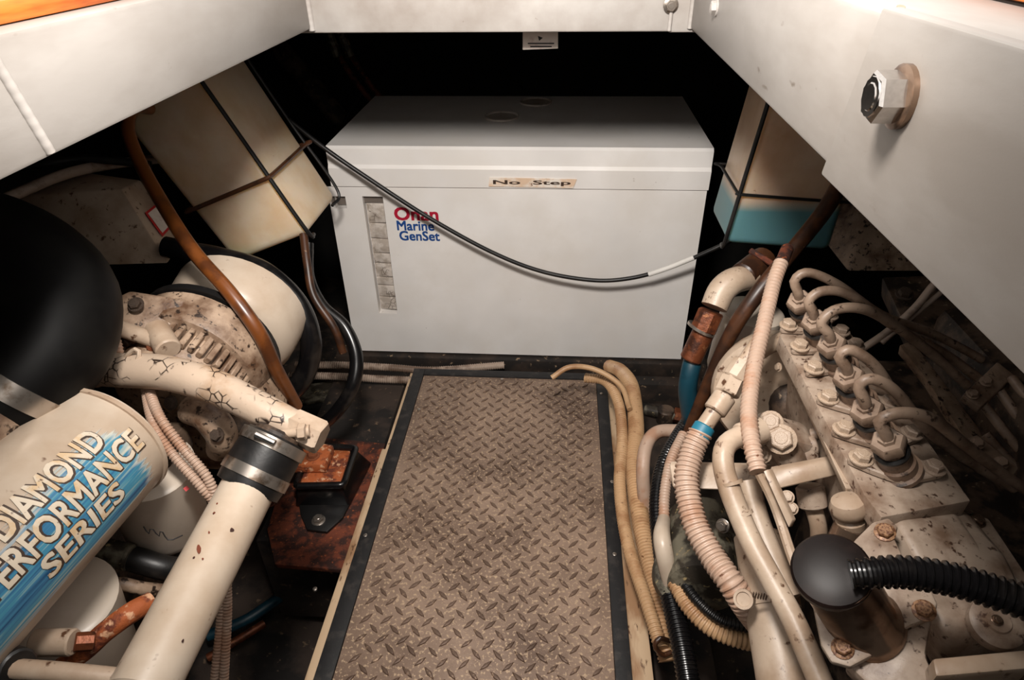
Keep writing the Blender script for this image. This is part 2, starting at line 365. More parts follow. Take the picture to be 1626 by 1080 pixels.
# ------------------------------------------------------------------ walkway panel
wp = thing('walkway_panel', (0, .8, -.02), 'brown diamond tread walkway panel with black edging in the middle of the floor', 'floor panel')
PX0, PX1, PY0, PY1 = -.271, .237, .12, 1.405
tx0, tx1, ty1 = PX0+.03, PX1-.027, PY1-.026
obj('tread_plate', MB().span((tx0, PY0, -.012), (tx1, ty1, 0), .001), 'tread', wp)
lug = MB(); s = .0255
b = bmesh.new(); bmesh.ops.create_uvsphere(b, u_segments=8, v_segments=4, radius=1)
bmesh.ops.bisect_plane(b, geom=b.verts[:]+b.edges[:]+b.faces[:], plane_co=(0, 0, 0), plane_no=(0, 0, 1), clear_inner=True)
for v in b.verts:
    v.co.y *= (1-.55*abs(v.co.x))
b.verts.index_update(); lv = [v.co.copy() for v in b.verts]; lf = [[v.index for v in f.verts] for f in b.faces]; b.free()
n_ = int(1.3/s)
for i in range(-n_, n_+1):
    for j in range(-n_, n_+1):
        cx, cy = -.016+(i-j)*s*.7071, .76+(i+j)*s*.7071
        if not (tx0+.012 < cx < tx1-.012 and PY0+.012 < cy < ty1-.012): continue
        a = math.radians(45 if (i+j) % 2 else 135)+random.uniform(-.06, .06)
        k = random.uniform(.85, 1.05)
        lug.add([V((cx+k*(v.x*.0150*math.cos(a)-v.y*.0046*math.sin(a)), cy+k*(v.x*.0150*math.sin(a)+v.y*.0046*math.cos(a)), -.0004+v.z*.0036)) for v in lv], lf)
o = obj('tread_lugs', lug, 'tread_lug', wp); o['kind'] = 'stuff'
obj('edge_strip', MB().span((PX0, PY0, -.014), (tx0-.0005, PY1, .0035), .001), 'black_tape', wp)
obj('edge_strip', MB().span((tx1+.0005, PY0, -.014), (PX1, PY1, .0035), .001), 'black_tape', wp)
obj('edge_strip', MB().span((tx0, ty1+.0005, -.014), (tx1, PY1, .0035), .001), 'black_tape', wp)
obj('side_rail', MB().span((PX0-.017, PY0, -.16), (PX0-.001, 1.10, -.004), .002), 'wood_rail', wp, 'pale wooden rail under the panel edge')
obj('side_rail', MB().span((PX0-.012, 1.102, -.16), (PX0-.001, PY1, -.012), .002), 'wood_rail', wp)
obj('side_rail', MB().span((PX1+.001, PY0, -.16), (PX1+.036, PY1-.01, -.008), .003), 'wood_rail', wp)
for q in ((797, 602), (665, 650), (955, 625), (500, 935), (976, 880), (972, 765), (580, 850)):
    P = at(*q, Z=.0035); obj('screw', MB().lathe(P, UP, [(-.004, .004), (.0004, .004), (.0009, .003)], 12), 'steel', wp)
# dark base rails and skirting under the generator
struct('trim_3', MB().span((-.52, 1.50, -.10), (.52, 2.05, -.028), .004), 'dark_beam')
struct('trim_4', MB().span((-.60, 1.435, -.30), (.50, 1.475, -.05), .004), 'dark_beam')

# ------------------------------------------------------------------ generator
GX, GY0, GY1, GZ0, GZ1 = .45, 1.518, 2.018, -.022, .562
gen = thing('generator', (0, 1.77, GZ0), 'white boxed marine generator with red and blue lettering at the far end', 'generator')
sz = at(820, 298, Y=GY0).z                                  # seam below the lid
def gx(px, py): return at(px, py, Y=GY0).x
def gz(px, py): return at(px, py, Y=GY0).z
h1 = (gx(567, 312), gx(598, 312), gz(625, 498), gz(580, 312))
h2 = (gx(522, 312), gx(548, 312), gz(540, 331), gz(540, 312))
h1 = ((gx(565, 312)+gx(611, 497))/2, (gx(598, 313)+gx(640, 497))/2, h1[2], h1[3])
m = MB(); xs = sorted({-GX, GX, h1[0], h1[1], h2[0], h2[1]}); zs = sorted({GZ0, sz-.002, h1[2], h1[3], h2[2], h2[3]})
for i in range(len(xs)-1):
    for j in range(len(zs)-1):
        cx, cz = (xs[i]+xs[i+1])/2, (zs[j]+zs[j+1])/2
        if any(h[0] < cx < h[1] and h[2] < cz < h[3] for h in (h1, h2)): continue
        m.add([(xs[i], GY0, zs[j]), (xs[i+1], GY0, zs[j]), (xs[i+1], GY0, zs[j+1]), (xs[i], GY0, zs[j+1])], [(0, 1, 2, 3)])
for h in (h1, h2):
    x0, x1, z0, z1 = h; y0, y1 = GY0, GY0+.022
    m.add([(x0, y0, z0), (x1, y0, z0), (x1, y0, z1), (x0, y0, z1), (x0, y1, z0), (x1, y1, z0), (x1, y1, z1), (x0, y1, z1)],
          [(0, 4, 5, 1), (1, 5, 6, 2), (2, 6, 7, 3), (3, 7, 4, 0), (4, 7, 6, 5)])
m.add([(-GX, GY0, GZ0), (GX, GY0, GZ0), (GX, GY1, GZ0), (-GX, GY1, GZ0), (-GX, GY0, sz-.002), (GX, GY0, sz-.002), (GX, GY1, sz-.002), (-GX, GY1, sz-.002)],
      [(0, 1, 2, 3), (1, 2, 6, 5), (2, 3, 7, 6), (3, 0, 4, 7), (4, 5, 6, 7)])
b = bmesh.new()
for v in m.v: b.verts.new(v)
b.verts.ensure_lookup_table()
for f in m.f: b.faces.new([b.verts[i] for i in f])
bmesh.ops.remove_doubles(b, verts=b.verts[:], dist=1e-5); m = MB().bm(b)
obj('housing', m, 'white_paint', gen, ang=20)
o = 1.0
zf = gz(820, 266)
prof = [(GY0-.004, sz), (GY0-.006, zf-.004), (GY0-.001, zf+.004), (GY0, GZ1-.006), (GY0+.006, GZ1)]
pr = [(y, z) for y, z in prof]+[(GY1-.006, GZ1), (GY1, GZ1-.006), (GY1, sz)]
b = bmesh.new(); m = MB(); n = len(pr)
m.add([(-GX-.002, y, z) for y, z in pr]+[(GX+.002, y, z) for y, z in pr],
      [tuple(range(n)), tuple(range(2*n-1, n-1, -1))]+[(i, (i+1) % n, n+(i+1) % n, n+i) for i in range(n)]); b.free()
obj('lid', m, 'white_paint', gen, ang=25)
for q, r in (((797, 186), .046), ((851, 163), .046)):
    P = at(*q, Z=GZ1)
    obj('filler_ring', MB().lathe(P, UP, [(-.003, r), (.004, r), (.005, r-.003), (.001, r-.006), (.001, .01)], 32), 'gen_top', gen)
# quilted foil behind the long slot
zt = h1[3]-.022; k = 0; zz = zt
for hgt in (.052, .044, .04, .03, .04, .026, .034, .04, .036):
    if zz-hgt < h1[2]: hgt = zz-h1[2]-.001
    if hgt < .006: break
    x0, x1 = h1[0]+.004, h1[1]-.003
    m = MB().prism([V((x0, GY0+.010, zz)), V((x1, GY0+.008, zz-.002*(k % 2))), V((x1, GY0+.008, zz-hgt+.002)), V((x0, GY0+.011, zz-hgt+.003*(k % 2)+.001))], (0, .008, 0), .0012)
    obj('foil_pad', m, 'foil', gen); zz -= hgt; k += 1
obj('slot_shutter', MB().span((h1[0], GY0+.012, zt+.002), (h1[1], GY0+.016, h1[3]), 0), 'slot_dark', gen)
obj('slot_shutter', MB().span((h2[0], GY0+.012, h2[2]+.006), (h2[1], GY0+.016, h2[3]), 0), 'slot_dark', gen)
def gpt(px, py, off=0): return at(px, py, Y=GY0-off)
def gtext(txt, a, bpx, hpx, mat, bold):
    O = gpt(*a, .0004); E = gpt(*bpx, .0004)
    return lettering('lettering', txt, gen, V((O.x, O.y, O.z)), EX, UP, E.x-O.x, hpx*dep(O)/FOC*1.12, mat, bold)
gtext('Onan', (627, 350), (697, 353), 20, 'ink_red', .028)
gtext('Marine', (631, 366), (690, 368), 15, 'ink_blue', .024)
gtext('GenSet', (635, 382), (699, 384), 15, 'ink_blue', .024)
st = obj('no_step_sticker', MB().prism([at(x, y, Y=GY0-.0075) for x, y in ((777, 282), (916, 285), (910, 299), (776, 296))], (0, .002, 0)), 'no_step_sticker', gen, 'peeling tan sticker reading No Step')
O = at(783, 294.5, Y=GY0-.0078); E = at(906, 297, Y=GY0-.0078)
lettering('lettering', 'No  Step', st, O, EX, UP, E.x-O.x, .0135, 'ink_dark', .022)

# ------------------------------------------------------------------ overflow tanks in wire cages
def tank(front, D_, mat, label, wires, name='overflow_tank', bev=.016):
    """front: lower-left, lower-right, upper-right, upper-left corners of the face towards the camera"""
    base = sum(front[:2], V())/2+V((0, D_/2, 0))
    t = thing(name, base, label, 'tank', 'overflow tanks in wire cages')
    obj('tank_shell', MB().hexa(front, [p+V((0, D_, 0)) for p in front], bev, 4), mat, t, ang=60)
    return t
f = [at(372, 418, Y=1.2), at(490, 372, Y=1.2), at(318, 128, Y=1.2), at(188, 190, Y=1.2)]
up = (f[2]-f[1]).normalized()
f[2] += up*.06; f[3] += up*.06
tl = tank(f, .2, 'tank_plastic', 'tilted cream plastic overflow tank in a wire cage, left of the generator', None)
def cage(t, f, D_, lev, mat, r=.0038):
    """wire ring at lev (0..1 up the faces) and uprights on the front corner edges"""
    def e(i, j, k): return f[i].lerp(f[j], k)
    cen = sum(f, V())/4+V((0, D_/2, 0))
    a, b_ = e(0, 3, lev), e(1, 2, lev); ys = V((0, D_, 0)); g = .004
    n = V((0, -g-r, 0)); sx = (b_-a).normalized()*(g+r)
    ring = [a-sx, a+n+sx, b_+n-sx*1.5, b_+n*.3+sx*.6, b_+sx+ys*.12, b_+sx+ys*.9, b_+sx*.4+ys-n, a-sx*.4+ys-n, a-sx+ys*.9, a-sx]
    obj('cage_wire', MB().tube(ring, r, n=8), mat, t)
cage(tl, f, .2, .34, 'brown_dark', .0045)
# dark strap down the tank's near corner edge
eo = V((.004, -.004, 0))
q0, q1 = f[1]+eo, f[2]+eo
obj('strap', MB().tube([q1, q1.lerp(q0, .5), q0.lerp(q1, .03), q0+V((-.004, .03, -.012))], .0042, n=8), 'rubber', tl)
yb = V((.003, .2, 0))
obj('strap', MB().tube([f[2]+yb, f[2].lerp(f[1], .5)+yb+V((.003, 0, 0)), f[1]+yb+V((0, 0, .02)), f[1]+V((-.004, .17, -.008))], .0035, n=8), 'rubber', tl)
g = [at(1152, 388, Y=1.2), at(1318, 400, Y=1.2), at(1372, 205, Y=1.2), at(1228, 145, Y=1.2)]
upr = (g[3]-g[0]).normalized(); g[3] += upr*.05; g[2] += upr*.10
tr = tank(g, .16, 'tank_teal', 'square plastic tank holding teal coolant, in a wire cage right of the generator', None)
cage(tr, g, .16, .31, 'rubber', .003)
for t_, gg, dy in ((tr, g, .16), (tl, f, .2)):              # steel straps carry the tanks from the deck
    for k in (.25, .75):
        P = gg[3].lerp(gg[2], k)+V((0, dy*.5, -.004))
        obj('hanger', MB().hexa([P+V((-.01, -.02, 0)), P+V((.01, -.02, 0)), P+V((.01, .02, 0)), P+V((-.01, .02, 0))], [V((P.x-.01, P.y-.02, .937)), V((P.x+.01, P.y-.02, .937)), V((P.x+.01, P.y+.02, .937)), V((P.x-.01, P.y+.02, .937))], 0), 'steel', t_)
q0, q1 = g[0]+V((-.004, -.004, 0)), g[3]+V((-.004, -.004, 0))
obj('strap', MB().tube([q1, q1.lerp(q0, .5), q0.lerp(q1, .03), q0+V((.004, .03, -.012))], .0042, n=8), 'rubber', tr)

# ------------------------------------------------------------------ loose hoses and cables of the far end
def yp(*pts): return [at(x, y, Y=Y) for x, y, Y in pts]
hc = tag(obj('drooping_cable', MB().tube(yp((458, 190, 1.44), (515, 235, 1.462), (580, 280, 1.465), (680, 345, 1.465), (780, 400, 1.463), (860, 431, 1.46), (940, 445, 1.455), (1000, 442, 1.45), (1060, 426, 1.44), (1130, 397, 1.425), (1175, 372, 1.42), (1215, 330, 1.42)), .0052, n=10), 'rubber'),
    'thin black cable drooping across the front of the white generator', 'cable')
obj('tape_wrap', MB().tube(yp((1030, 436, 1.444), (1065, 424, 1.439), (1102, 409, 1.43)), .0060, n=10), 'tape_white', hc, 'white tape around the black cable')
# left: amber hose off the tank into the bilge
bh = tag(obj('drain_hose', MB().tube(A((238, 172, 1.16), (212, 172, 1.12), (203, 205, 1.09), (222, 258, 1.07), (262, 330, 1.03), (308, 400, .99), (365, 465, .97), (412, 530, .98), (440, 590, 1.03), (470, 645, 1.12)), .0110, n=12), 'brown_hose'),
    'amber brown hose running down from the cream left tank to the bilge', 'hose')
tube_thing('drain_hose', A((1372, 215, 1.12), (1352, 255, 1.1), (1312, 330, 1.08), (1255, 402, 1.07), (1200, 470, 1.07), (1158, 535, 1.1), (1120, 620, 1.15), (1092, 690, 1.2), (1072, 760, 1.26)), [.014, .014, .0135, .013, .013, .0125, .011, .010, .009], 'brown_dark',
    'dark brown hose running down past the teal coolant tank', 'hose')
tube_thing('cooling_hose', A((262, 392, 1.2), (300, 400, 1.2), (352, 410, 1.2), (420, 432, 1.2), (474, 485, 1.2), (494, 548, 1.22), (478, 605, 1.26), (430, 650, 1.3)), .0195, 'rubber_gloss', 'thick black hose looping below the cream left tank', 'hose', n=16)
tube_thing('cooling_hose', A((490, 386, 1.36), (492, 440, 1.36), (512, 485, 1.36), (548, 520, 1.36), (566, 570, 1.36), (556, 622, 1.36), (520, 668, 1.4), (480, 690, 1.45)), [.010, .010, .012, .013, .0145, .0145, .014, .013], 'rubber_gloss', 'thin black hose curving down beside the left corner of the generator', 'hose')
tube_thing('clear_hose', A((482, 372, 1.34), (488, 420, 1.33), (498, 470, 1.33), (530, 520, 1.34), (545, 560, 1.36)), .0085, 'brown_dark', 'short grimy hose hanging from the cream left tank', 'hose')
tube_thing('cable_conduit', yp((470, 580, 1.425), (540, 580, 1.42), (620, 584, 1.418), (690, 588, 1.425), (800, 580, 1.46)), .0105, 'conduit_grey', 'upper of two ribbed conduits lying between generator and walkway panel', 'conduit', 'conduits behind the walkway panel', rib=(.006, .12))
tube_thing('cable_conduit', yp((460, 596, 1.400), (540, 598, 1.39), (600, 602, 1.385), (655, 604, 1.383)), .0105, 'conduit_grey', 'lower of two ribbed conduits lying between generator and walkway panel', 'conduit', 'conduits behind the walkway panel', rib=(.006, .12))
tube_thing('vent_hose', A((-30, 335, 1.12), (40, 302, 1.15), (120, 272, 1.22), (215, 256, 1.36), (300, 250, 1.5)), .0095, 'conduit_grey', 'pale hose rising along the dark hull above the black air hose', 'hose')
tube_thing('power_cable', A((-30, 275, 1.2), (60, 262, 1.22), (140, 252, 1.25), (240, 262, 1.28)), .008, 'rubber', 'black cable along the dark hull in the upper left', 'cable')
tube_thing('vent_hose', A((365, 0, 2.08), (425, 60, 2.12), (470, 105, 2.14), (520, 165, 2.16), (570, 230, 2.18)), .034, 'grimy', 'thick brown hose in the dark behind the cream left tank', 'hose')
tube_thing('power_cable', A((620, 100, 2.2), (590, 130, 2.16), (560, 170, 2.14), (535, 225, 2.12)), .007, 'rubber', 'black cable behind the left end of the generator lid', 'cable')
fp = thing('pipe_union', at(535, 75, 2.0), 'small grey pipe fittings in the dark behind the left beam', 'fitting')
for q in ((522, 62, 2.0), (542, 62, 2.0)):
    P = at(*q); obj('riser', MB().tube([P+V((0, 0, .02)), V((P.x, P.y, .94)), V((P.x, P.y, .978))], .009, n=8), 'grimy', fp); obj('union_nut', MB().cyl(P+V((0, 0, .03)), P+V((.02, 0, -.05)), .014, n=8), 'grimy_green', fp)
    obj('pipe', MB().tube([P+V((.02, 0, -.04)), P+V((.07, 0, -.13)), P+V((.14, 0, -.22))], .009, n=8), 'rust', fp)
# small equipment box with a red-edged label, left
bx = thing('equipment_box', at(190, 420, 1.3), 'cream equipment box with a red-edged label under the cream left tank', 'box')
ff = [at(50, 425, 1.2), at(267, 419, 1.2), at(193, 300, 1.2), at(30, 310, 1.2)]
bk = [p+V((.03, .10, .015)) for p in ff]; bk[1] = at(290, 383, 1.28); bk[2] = at(224, 286, 1.28)
obj('casing', MB().hexa(ff, bk, .004, 2), 'cream', bx)
nrm = (ff[2]-ff[1]).cross(bk[1]-ff[1]).normalized()
if nrm.dot(CAM-ff[1]) < 0: nrm = -nrm
P0 = ff[1]+nrm*.0012
lab = obj('label', MB().prism([on(x, y, P0, nrm) for x, y in ((230, 338), (250, 322), (276, 356), (258, 376))], nrm*.0008), 'red_mark', bx, 'pale label with a red border')
P0 = ff[1]+nrm*.0025
obj('label_field', MB().prism([on(x, y, P0, nrm) for x, y in ((235, 339), (250, 327), (271, 356), (258, 370))], nrm*.0005), 'label_white', lab)
# right background: dark storage box and wiring
db = thing('battery_box', at(1420, 430, 1.4), 'dark brown box in the shade behind the coolant tank', 'box')
q = [at(1302, 402, 1.42), at(1345, 432, 1.34), at(1402, 288, 1.34), at(1372, 262, 1.42)]
qq = [at(1640, 432, 1.3), at(1640, 290, 1.3)]
obj('casing', MB().hexa([q[1], qq[0], qq[1], q[2]], [p+V((-.02, .16, .02)) for p in (q[1], qq[0], qq[1], q[2])], .006, 2), 'cream_dirty', db)
obj('lid', MB().hexa([p+V((-.004, -.004, .0)) for p in (q[2].lerp(q[1], .12), qq[1].lerp(qq[0], .12), qq[1], q[2])], [p+V((-.02, .165, .022)) for p in (q[2].lerp(q[1], .12), qq[1].lerp(qq[0], .12), qq[1], q[2])], .003, 2), 'cream_dirty', db)
tube_thing('signal_wire', A((1560, 378, 1.02), (1520, 415, 1.04), (1485, 450, 1.06), (1450, 492, 1.08), (1405, 530, 1.1), (1360, 560, 1.12)), .0062, 'conduit_grey', 'thicker of two grey wires descending right of the coolant tank', 'wire', 'grey wires at the right')
wl2 = tube_thing('signal_wire', A((1572, 385, 1.03), (1532, 425, 1.05), (1490, 468, 1.07), (1440, 510, 1.09), (1400, 545, 1.1)), .0042, 'conduit_grey', 'thinner of two grey wires descending right of the coolant tank', 'wire', 'grey wires at the right')

# ------------------------------------------------------------------ left engine
el = thing('marine_engine', (-.62, .5, -.1), 'cream painted diesel engine with a blue lettered decal on the left', 'engine', 'twin diesel engines')
def part(name, mb, mat, parent, label=None, **k): return obj(name, mb, mat, parent, label, **k)
part('engine_block', MB().span((-.98, -.2, -.22), (-.60, .78, .30), .03).span((-.95, -.2, .28), (-.66, .66, .44), .03), 'grimy', el)
part('oil_pan', MB().span((-.92, -.2, -.33), (-.64, .74, -.2), .03), 'grimy', el)
# lettered heat exchanger: cylinder along the engine
c1 = at(165, 700, .8); c0 = V((c1.x-.055, c1.y-.50, c1.z)); r = .08
ax = (c1-c0).normalized(); Lc = (c1-c0).length; sx = EX-ax*EX.dot(ax); sx.normalize(); sz_ = sx.cross(ax)
if sz_.z < 0: sz_ = -sz_
he = part('heat_exchanger', MB().lathe(c0, ax, [(0, r-.01), (.01, r), (Lc-.006, r), (Lc, r-.003), (Lc+.006, r*.94), (Lc+.012, r*.6), (Lc+.014, .01)], 56), 'cream_clean', el, 'cream cylinder carrying the blue decal')
part('end_ring', MB().lathe(c1-ax*.004, ax, [(-.003, r-.002), (-.002, r+.0025), (.003, r+.0025), (.004, r-.002)], 56), 'cream', he)
part('manifold', MB().span((-.86, .04, .40), (-.46, c1.y-.075, c1.z+.068), .03), 'cream_clean', el)
part('manifold_saddle', MB().tube([V((-.44, .30, c1.z+.03)), V((-.5, .32, c1.z+.045)), V((-.6, .34, c1.z+.05))], [.05, .06, .065], n=20), 'cream_clean', el)
def cyl_pt(u, th, rr): return c0+ax*u+(sx*math.cos(th)+sz_*math.sin(th))*rr
# sticker sheet with brushed blue stripes
m = MB(); nu, nv = 4, 20; u0, u1 = .05, Lc-.014; t0, t1 = math.radians(-22), math.radians(62)
vs = [cyl_pt(u0+(u1-u0)*i/nu, t0+(t1-t0)*j/nv, r+.0006) for i in range(nu+1) for j in range(nv+1)]
m.add(vs, [(i*(nv+1)+j, (i+1)*(nv+1)+j, (i+1)*(nv+1)+j+1, i*(nv+1)+j+1) for i in range(nu) for j in range(nv)])
dec = part('decal', m, 'decal_blue', he, 'worn blue striped sticker with cream lettering')
uvl = dec.data.uv_layers.new(name='UVMap')
for lp in dec.data.loops:
    i, j = divmod(lp.vertex_index, nv+1); uvl.data[lp.index].uv = (i/nu, j/nv)
def wrap_text(txt, ua, ub, tha, thb, mat, bold, lift, shift=0):
    """letters from ua to ub along the axis, between the angles tha (foot) and thb (head)"""
    me = text_mesh(txt, 1, bold); xs = [v.co.x for v in me.vertices]; ys = [v.co.y for v in me.vertices]
    x0, x1, y0, y1 = min(xs), max(xs), min(ys), max(ys)
    b = bmesh.new(); b.from_mesh(me)
    for k in range(1, 5):
        bmesh.ops.bisect_plane(b, geom=b.verts[:]+b.edges[:]+b.faces[:], plane_co=(0, y0+(y1-y0)*k/5, 0), plane_no=(0, 1, 0))
    for v in b.verts:
        t = (v.co.y-y0)/(y1-y0); u = (v.co.x-x0)/(x1-x0)
        v.co = cyl_pt(ua+(ub-ua)*u+shift, tha+(thb-tha)*t, r+lift+v.co.z)
    b.to_mesh(me); b.free(); me.materials.clear(); me.materials.append(MAT[mat]); me.name = 'lettering'
    return put('lettering', me, dec)
rad = math.radians
def ux(px, th):                                             # position along the axis where the line at angle th is seen at photo column px
    lo_, hi_ = -.2, Lc+.1
    for _ in range(40):
        k = (lo_+hi_)/2; e = cyl_pt(k, rad(th), r)-CAM
        if 813+FOC*e.dot(_rt)/e.dot(_fw) < px: lo_ = k
        else: hi_ = k
    return k
for txt, a, b_, t0_, t1_ in (('DIAMOND', ux(-12, 48), ux(154, 48), 39, 58), ('PERFORMANCE', ux(-30, 27), ux(216, 27), 16.5, 36), ('SERIES', ux(70, 5), ux(192, 5), -3, 14)):
    wrap_text(txt, a, b_, rad(t0_-1.5), rad(t1_), 'ink_dark', .050, .0010, .0012)
    wrap_text(txt, a, b_, rad(t0_), rad(t1_), 'letter_cream', .022, .0016)
# large black air hose with band clamp
ah = part('air_hose', MB().tube(A((-90, 380, .82), (10, 415, .80), (78, 470, .79), (78, 545, .77), (28, 612, .74), (-30, 660, .72)), [.074, .076, .074, .068, .058, .05], n=28, step=.01), 'rubber_matte', el, 'fat black rubber air hose')
P, Q = at(34, 603, .742), at(10, 630, .735)
part('band_clamp', MB().lathe(P, Q-P, [(0, .0585), (0, .061), (.022, .0595), (.022, .056)], 32), 'steel', ah, 'bare metal hose clamp')
part('hose_spigot', MB().cyl(at(0, 640, .73), at(-60, 700, .7), .05, n=28), 'cream_dirty', el)
part('bracket', MB().prism(A((10, 655, .735), (60, 640, .76), (100, 600, .79), (104, 612, .79), (66, 664, .76), (40, 668, .74)), V((0, .01, -.03)), .003), 'oil_metal', el)
# wrapped hose with cracked paint
wh = part('lagged_hose', MB().tube(A((140, 584, .90), (190, 588, .885), (262, 592, .87), (335, 612, .86), (405, 645, .85), (470, 678, .845)), [.0235, .0235, .0235, .023, .0215, .020], n=20), 'cracked', el, 'cream lagged hose with cracked paint')
part('hose_ring', MB().lathe(at(148, 584, .90), at(190, 588, .885)-at(148, 584, .90), [(0, .024), (.001, .027), (.007, .027), (.008, .024)], 24), 'cream', wh)
part('brass_union', MB().cyl(at(108, 578, .92), at(146, 584, .90), .016, .021, n=8), 'bronze', wh)
P, Q = at(462, 674, .845), at(512, 696, .842)
part('end_cap', MB().lathe(P, Q-P, [(0, .020), (.004, .0225), ((Q-P).length-.003, .0225), ((Q-P).length, .020)], 6), 'cream', wh)
part('drain_tap', MB().tube(A((443, 690, .82), (466, 687, .82), (492, 684, .822)), [.005, .0065, .008], n=10), 'cream', wh)
part('tap_nut', MB().cyl(at(474, 686, .815), at(486, 685, .815), .011, n=6), 'cream', wh)
# alternator with cooling fins, mounting plate and guard dome behind
ca_ = at(292, 600, .99); aax = V((.10, 1, .12)).normalized()
alt = part('alternator', MB().lathe(ca_-aax*.05, aax, [(-.005, .03), (0, .075), (.012, .084), (.06, .088), (.066, .104), (.075, .108), (.118, .110), (.122, .104)], 48), 'cream_dirty', el, 'grubby cream alternator body')
part('rim_band', MB().lathe(ca_-aax*.05, aax, [(.122, .10), (.123, .1135), (.134, .1135), (.136, .10)], 48), 'rubber', alt)
F = frame(aax)
for k in range(44):
    a = rad(k*8.18); dv = F @ V((math.cos(a), math.sin(a), 0)); tv = aax.cross(dv)
    M3 = Matrix((dv, tv, aax)).transposed()
    part('cooling_fin', MB().box(ca_-aax*.05+aax*.047+dv*.0925, (.013, .0085, .034), M3, .0015, 1), 'cream_dirty', alt)
part('guard_dome', MB().lathe(at(362, 524, 1.14), V((.05, 1, .2)), [(-.03, .02), (-.028, .080), (-.018, .102), (0, .112), (.06, .116), (.07, .105)], 40), 'cream_clean', el, 'smooth cream guard behind the alternator')
pl = A((172, 478, .93), (205, 462, .94), (292, 476, .95), (272, 548, .93), (262, 552, .925), (183, 512, .92))
part('alternator_bracket', MB().prism(pl, V((.004, .014, -.012)), .003), 'cream_dirty', el)
bolt(el, at(216, 484, .925), V((.1, -.6, .8)), .0085, 'grimy'); bolt(el, at(245, 548, .915), V((.2, -.9, .3)), .009, 'rust_bright')
part('adjusting_arm', MB().cyl(at(185, 520, .915), at(262, 545, .91), .0115, n=12), 'cream', el)
part('arm_boss', MB().cyl(at(248, 522, .925), at(268, 556, .90), .017, n=16), 'cream', el)
part('pulley', MB().lathe(at(165, 548, .96), V((.1, -1, .2)), [(-.01, .018), (-.008, .022), (.004, .022), (.005, .016), (0, .010)], 24), 'bronze', el)
part('wire_sleeve', MB().tube(A((160, 508, .905), (178, 528, .90), (187, 552, .895), (190, 575, .895)), .0068, n=10, rib=(.0045, .16)), 'conduit_pink', el)
part('hose_clip', MB().tube(A((200, 566, .868), (214, 555, .862), (222, 560, .862), (218, 572, .862)), .003, n=8), 'cream', wh)
# gear case and water pump below the lagged hose
part('gear_case', MB().lathe(at(320, 655, 1.02), V((-.1, -1, .25)), [(-.08, .10), (.0, .10), (.012, .088), (.02, .05), (.022, .01)], 32), 'cream_dirty', el)
part('water_pump', MB().lathe(at(382, 690, .98), V((-.2, -.8, .4)), [(-.06, .045), (0, .045), (.01, .03), (.03, .026), (.034, .012)], 20), 'grimy', el)
part('pump_elbow', MB().tube(A((300, 650, .93), (330, 660, .92), (352, 690, .93), (348, 715, .96)), [.020, .023, .022, .018], n=16), 'cream_dirty', el)
for q in ((272, 640, .92), (345, 690, .905), (372, 640, .95)): bolt(el, at(*q), V((-.1, -.8, .5)), .008, 'grimy')
# big riser pipe with black rubber coupling
p1, p0 = at(398, 768, .815), at(222, 1105, .62)
rp = part('riser_pipe', MB().cyl(p0, p1, .0312, .0325, n=36, bev=.002), 'cream_clean', el, 'straight cream painted pipe')
pa = (p1-p0).normalized(); tp = at(440, 694, .835); cl = (tp-at(392, 778, .812)); cb = at(392, 778, .812)
cp = part('rubber_coupling', MB().lathe(cb, cl, [(0, .034), (.001, .0395), (.010, .0405), (.03, .041), (cl.length-.004, .040), (cl.length, .036)], 36), 'rubber', el, 'black rubber hose coupling')
cn = cl.normalized()
for h in (.014, .055):
    part('band_clamp', MB().lathe(cb+cn*h, cn, [(0, .0405), (0, .0425), (.014, .0425), (.014, .0405)], 36), 'steel', cp, 'bare metal hose clamp')
q_ = cb+cn*.062; dv = (CAM-q_); dv = (dv-cn*dv.dot(cn)).normalized(); dv = (dv-cn.cross(dv)*.25).normalized(); P = q_+dv*.0455; tv = cn.cross(dv); part('clamp_screw', MB().cyl(P-tv*.013, P+tv*.013, .0045, n=10), 'chrome', cp)
part('coupling_stub', MB().cyl(tp-cn*.01, tp+cn*.008, .030, n=28), 'grimy', el)
def chip(px, py, w_, h_, ang):                              # flaked spot on the pipe
    v = at(px, py, 1)-CAM; o = CAM-p0; o = o-pa*o.dot(pa); w2 = v-pa*v.dot(pa)
    a, b_, c_ = w2.dot(w2), 2*o.dot(w2), o.dot(o)-.0321**2; k = (-b_-math.sqrt(max(0, b_*b_-4*a*c_)))/(2*a); P = CAM+v*k
    nn = P-p0; nn = (nn-pa*nn.dot(pa)).normalized(); tt = nn.cross(pa); u = pa*math.cos(ang)+tt*math.sin(ang); q = nn.cross(u)
    poly = [P+u*(w_*math.cos(t)*random.uniform(.7, 1.1))+q*(h_*math.sin(t)*random.uniform(.7, 1.1)) for t in [6.283*i/9 for i in range(9)]]
    part('paint_chip', MB().prism(poly, nn*.0008), 'rust', rp)
for c in ((316, 873, .0065, .0025, .6), (368, 842, .003, .0024, 0), (340, 815, .002, .0014, 0), (332, 846, .002, .001, .5), (308, 886, .0016, .001, 0), (322, 888, .0014, .001, .8), (290, 1018, .0018, .001, .2), (345, 800, .0014, .001, 0)): chip(*c)
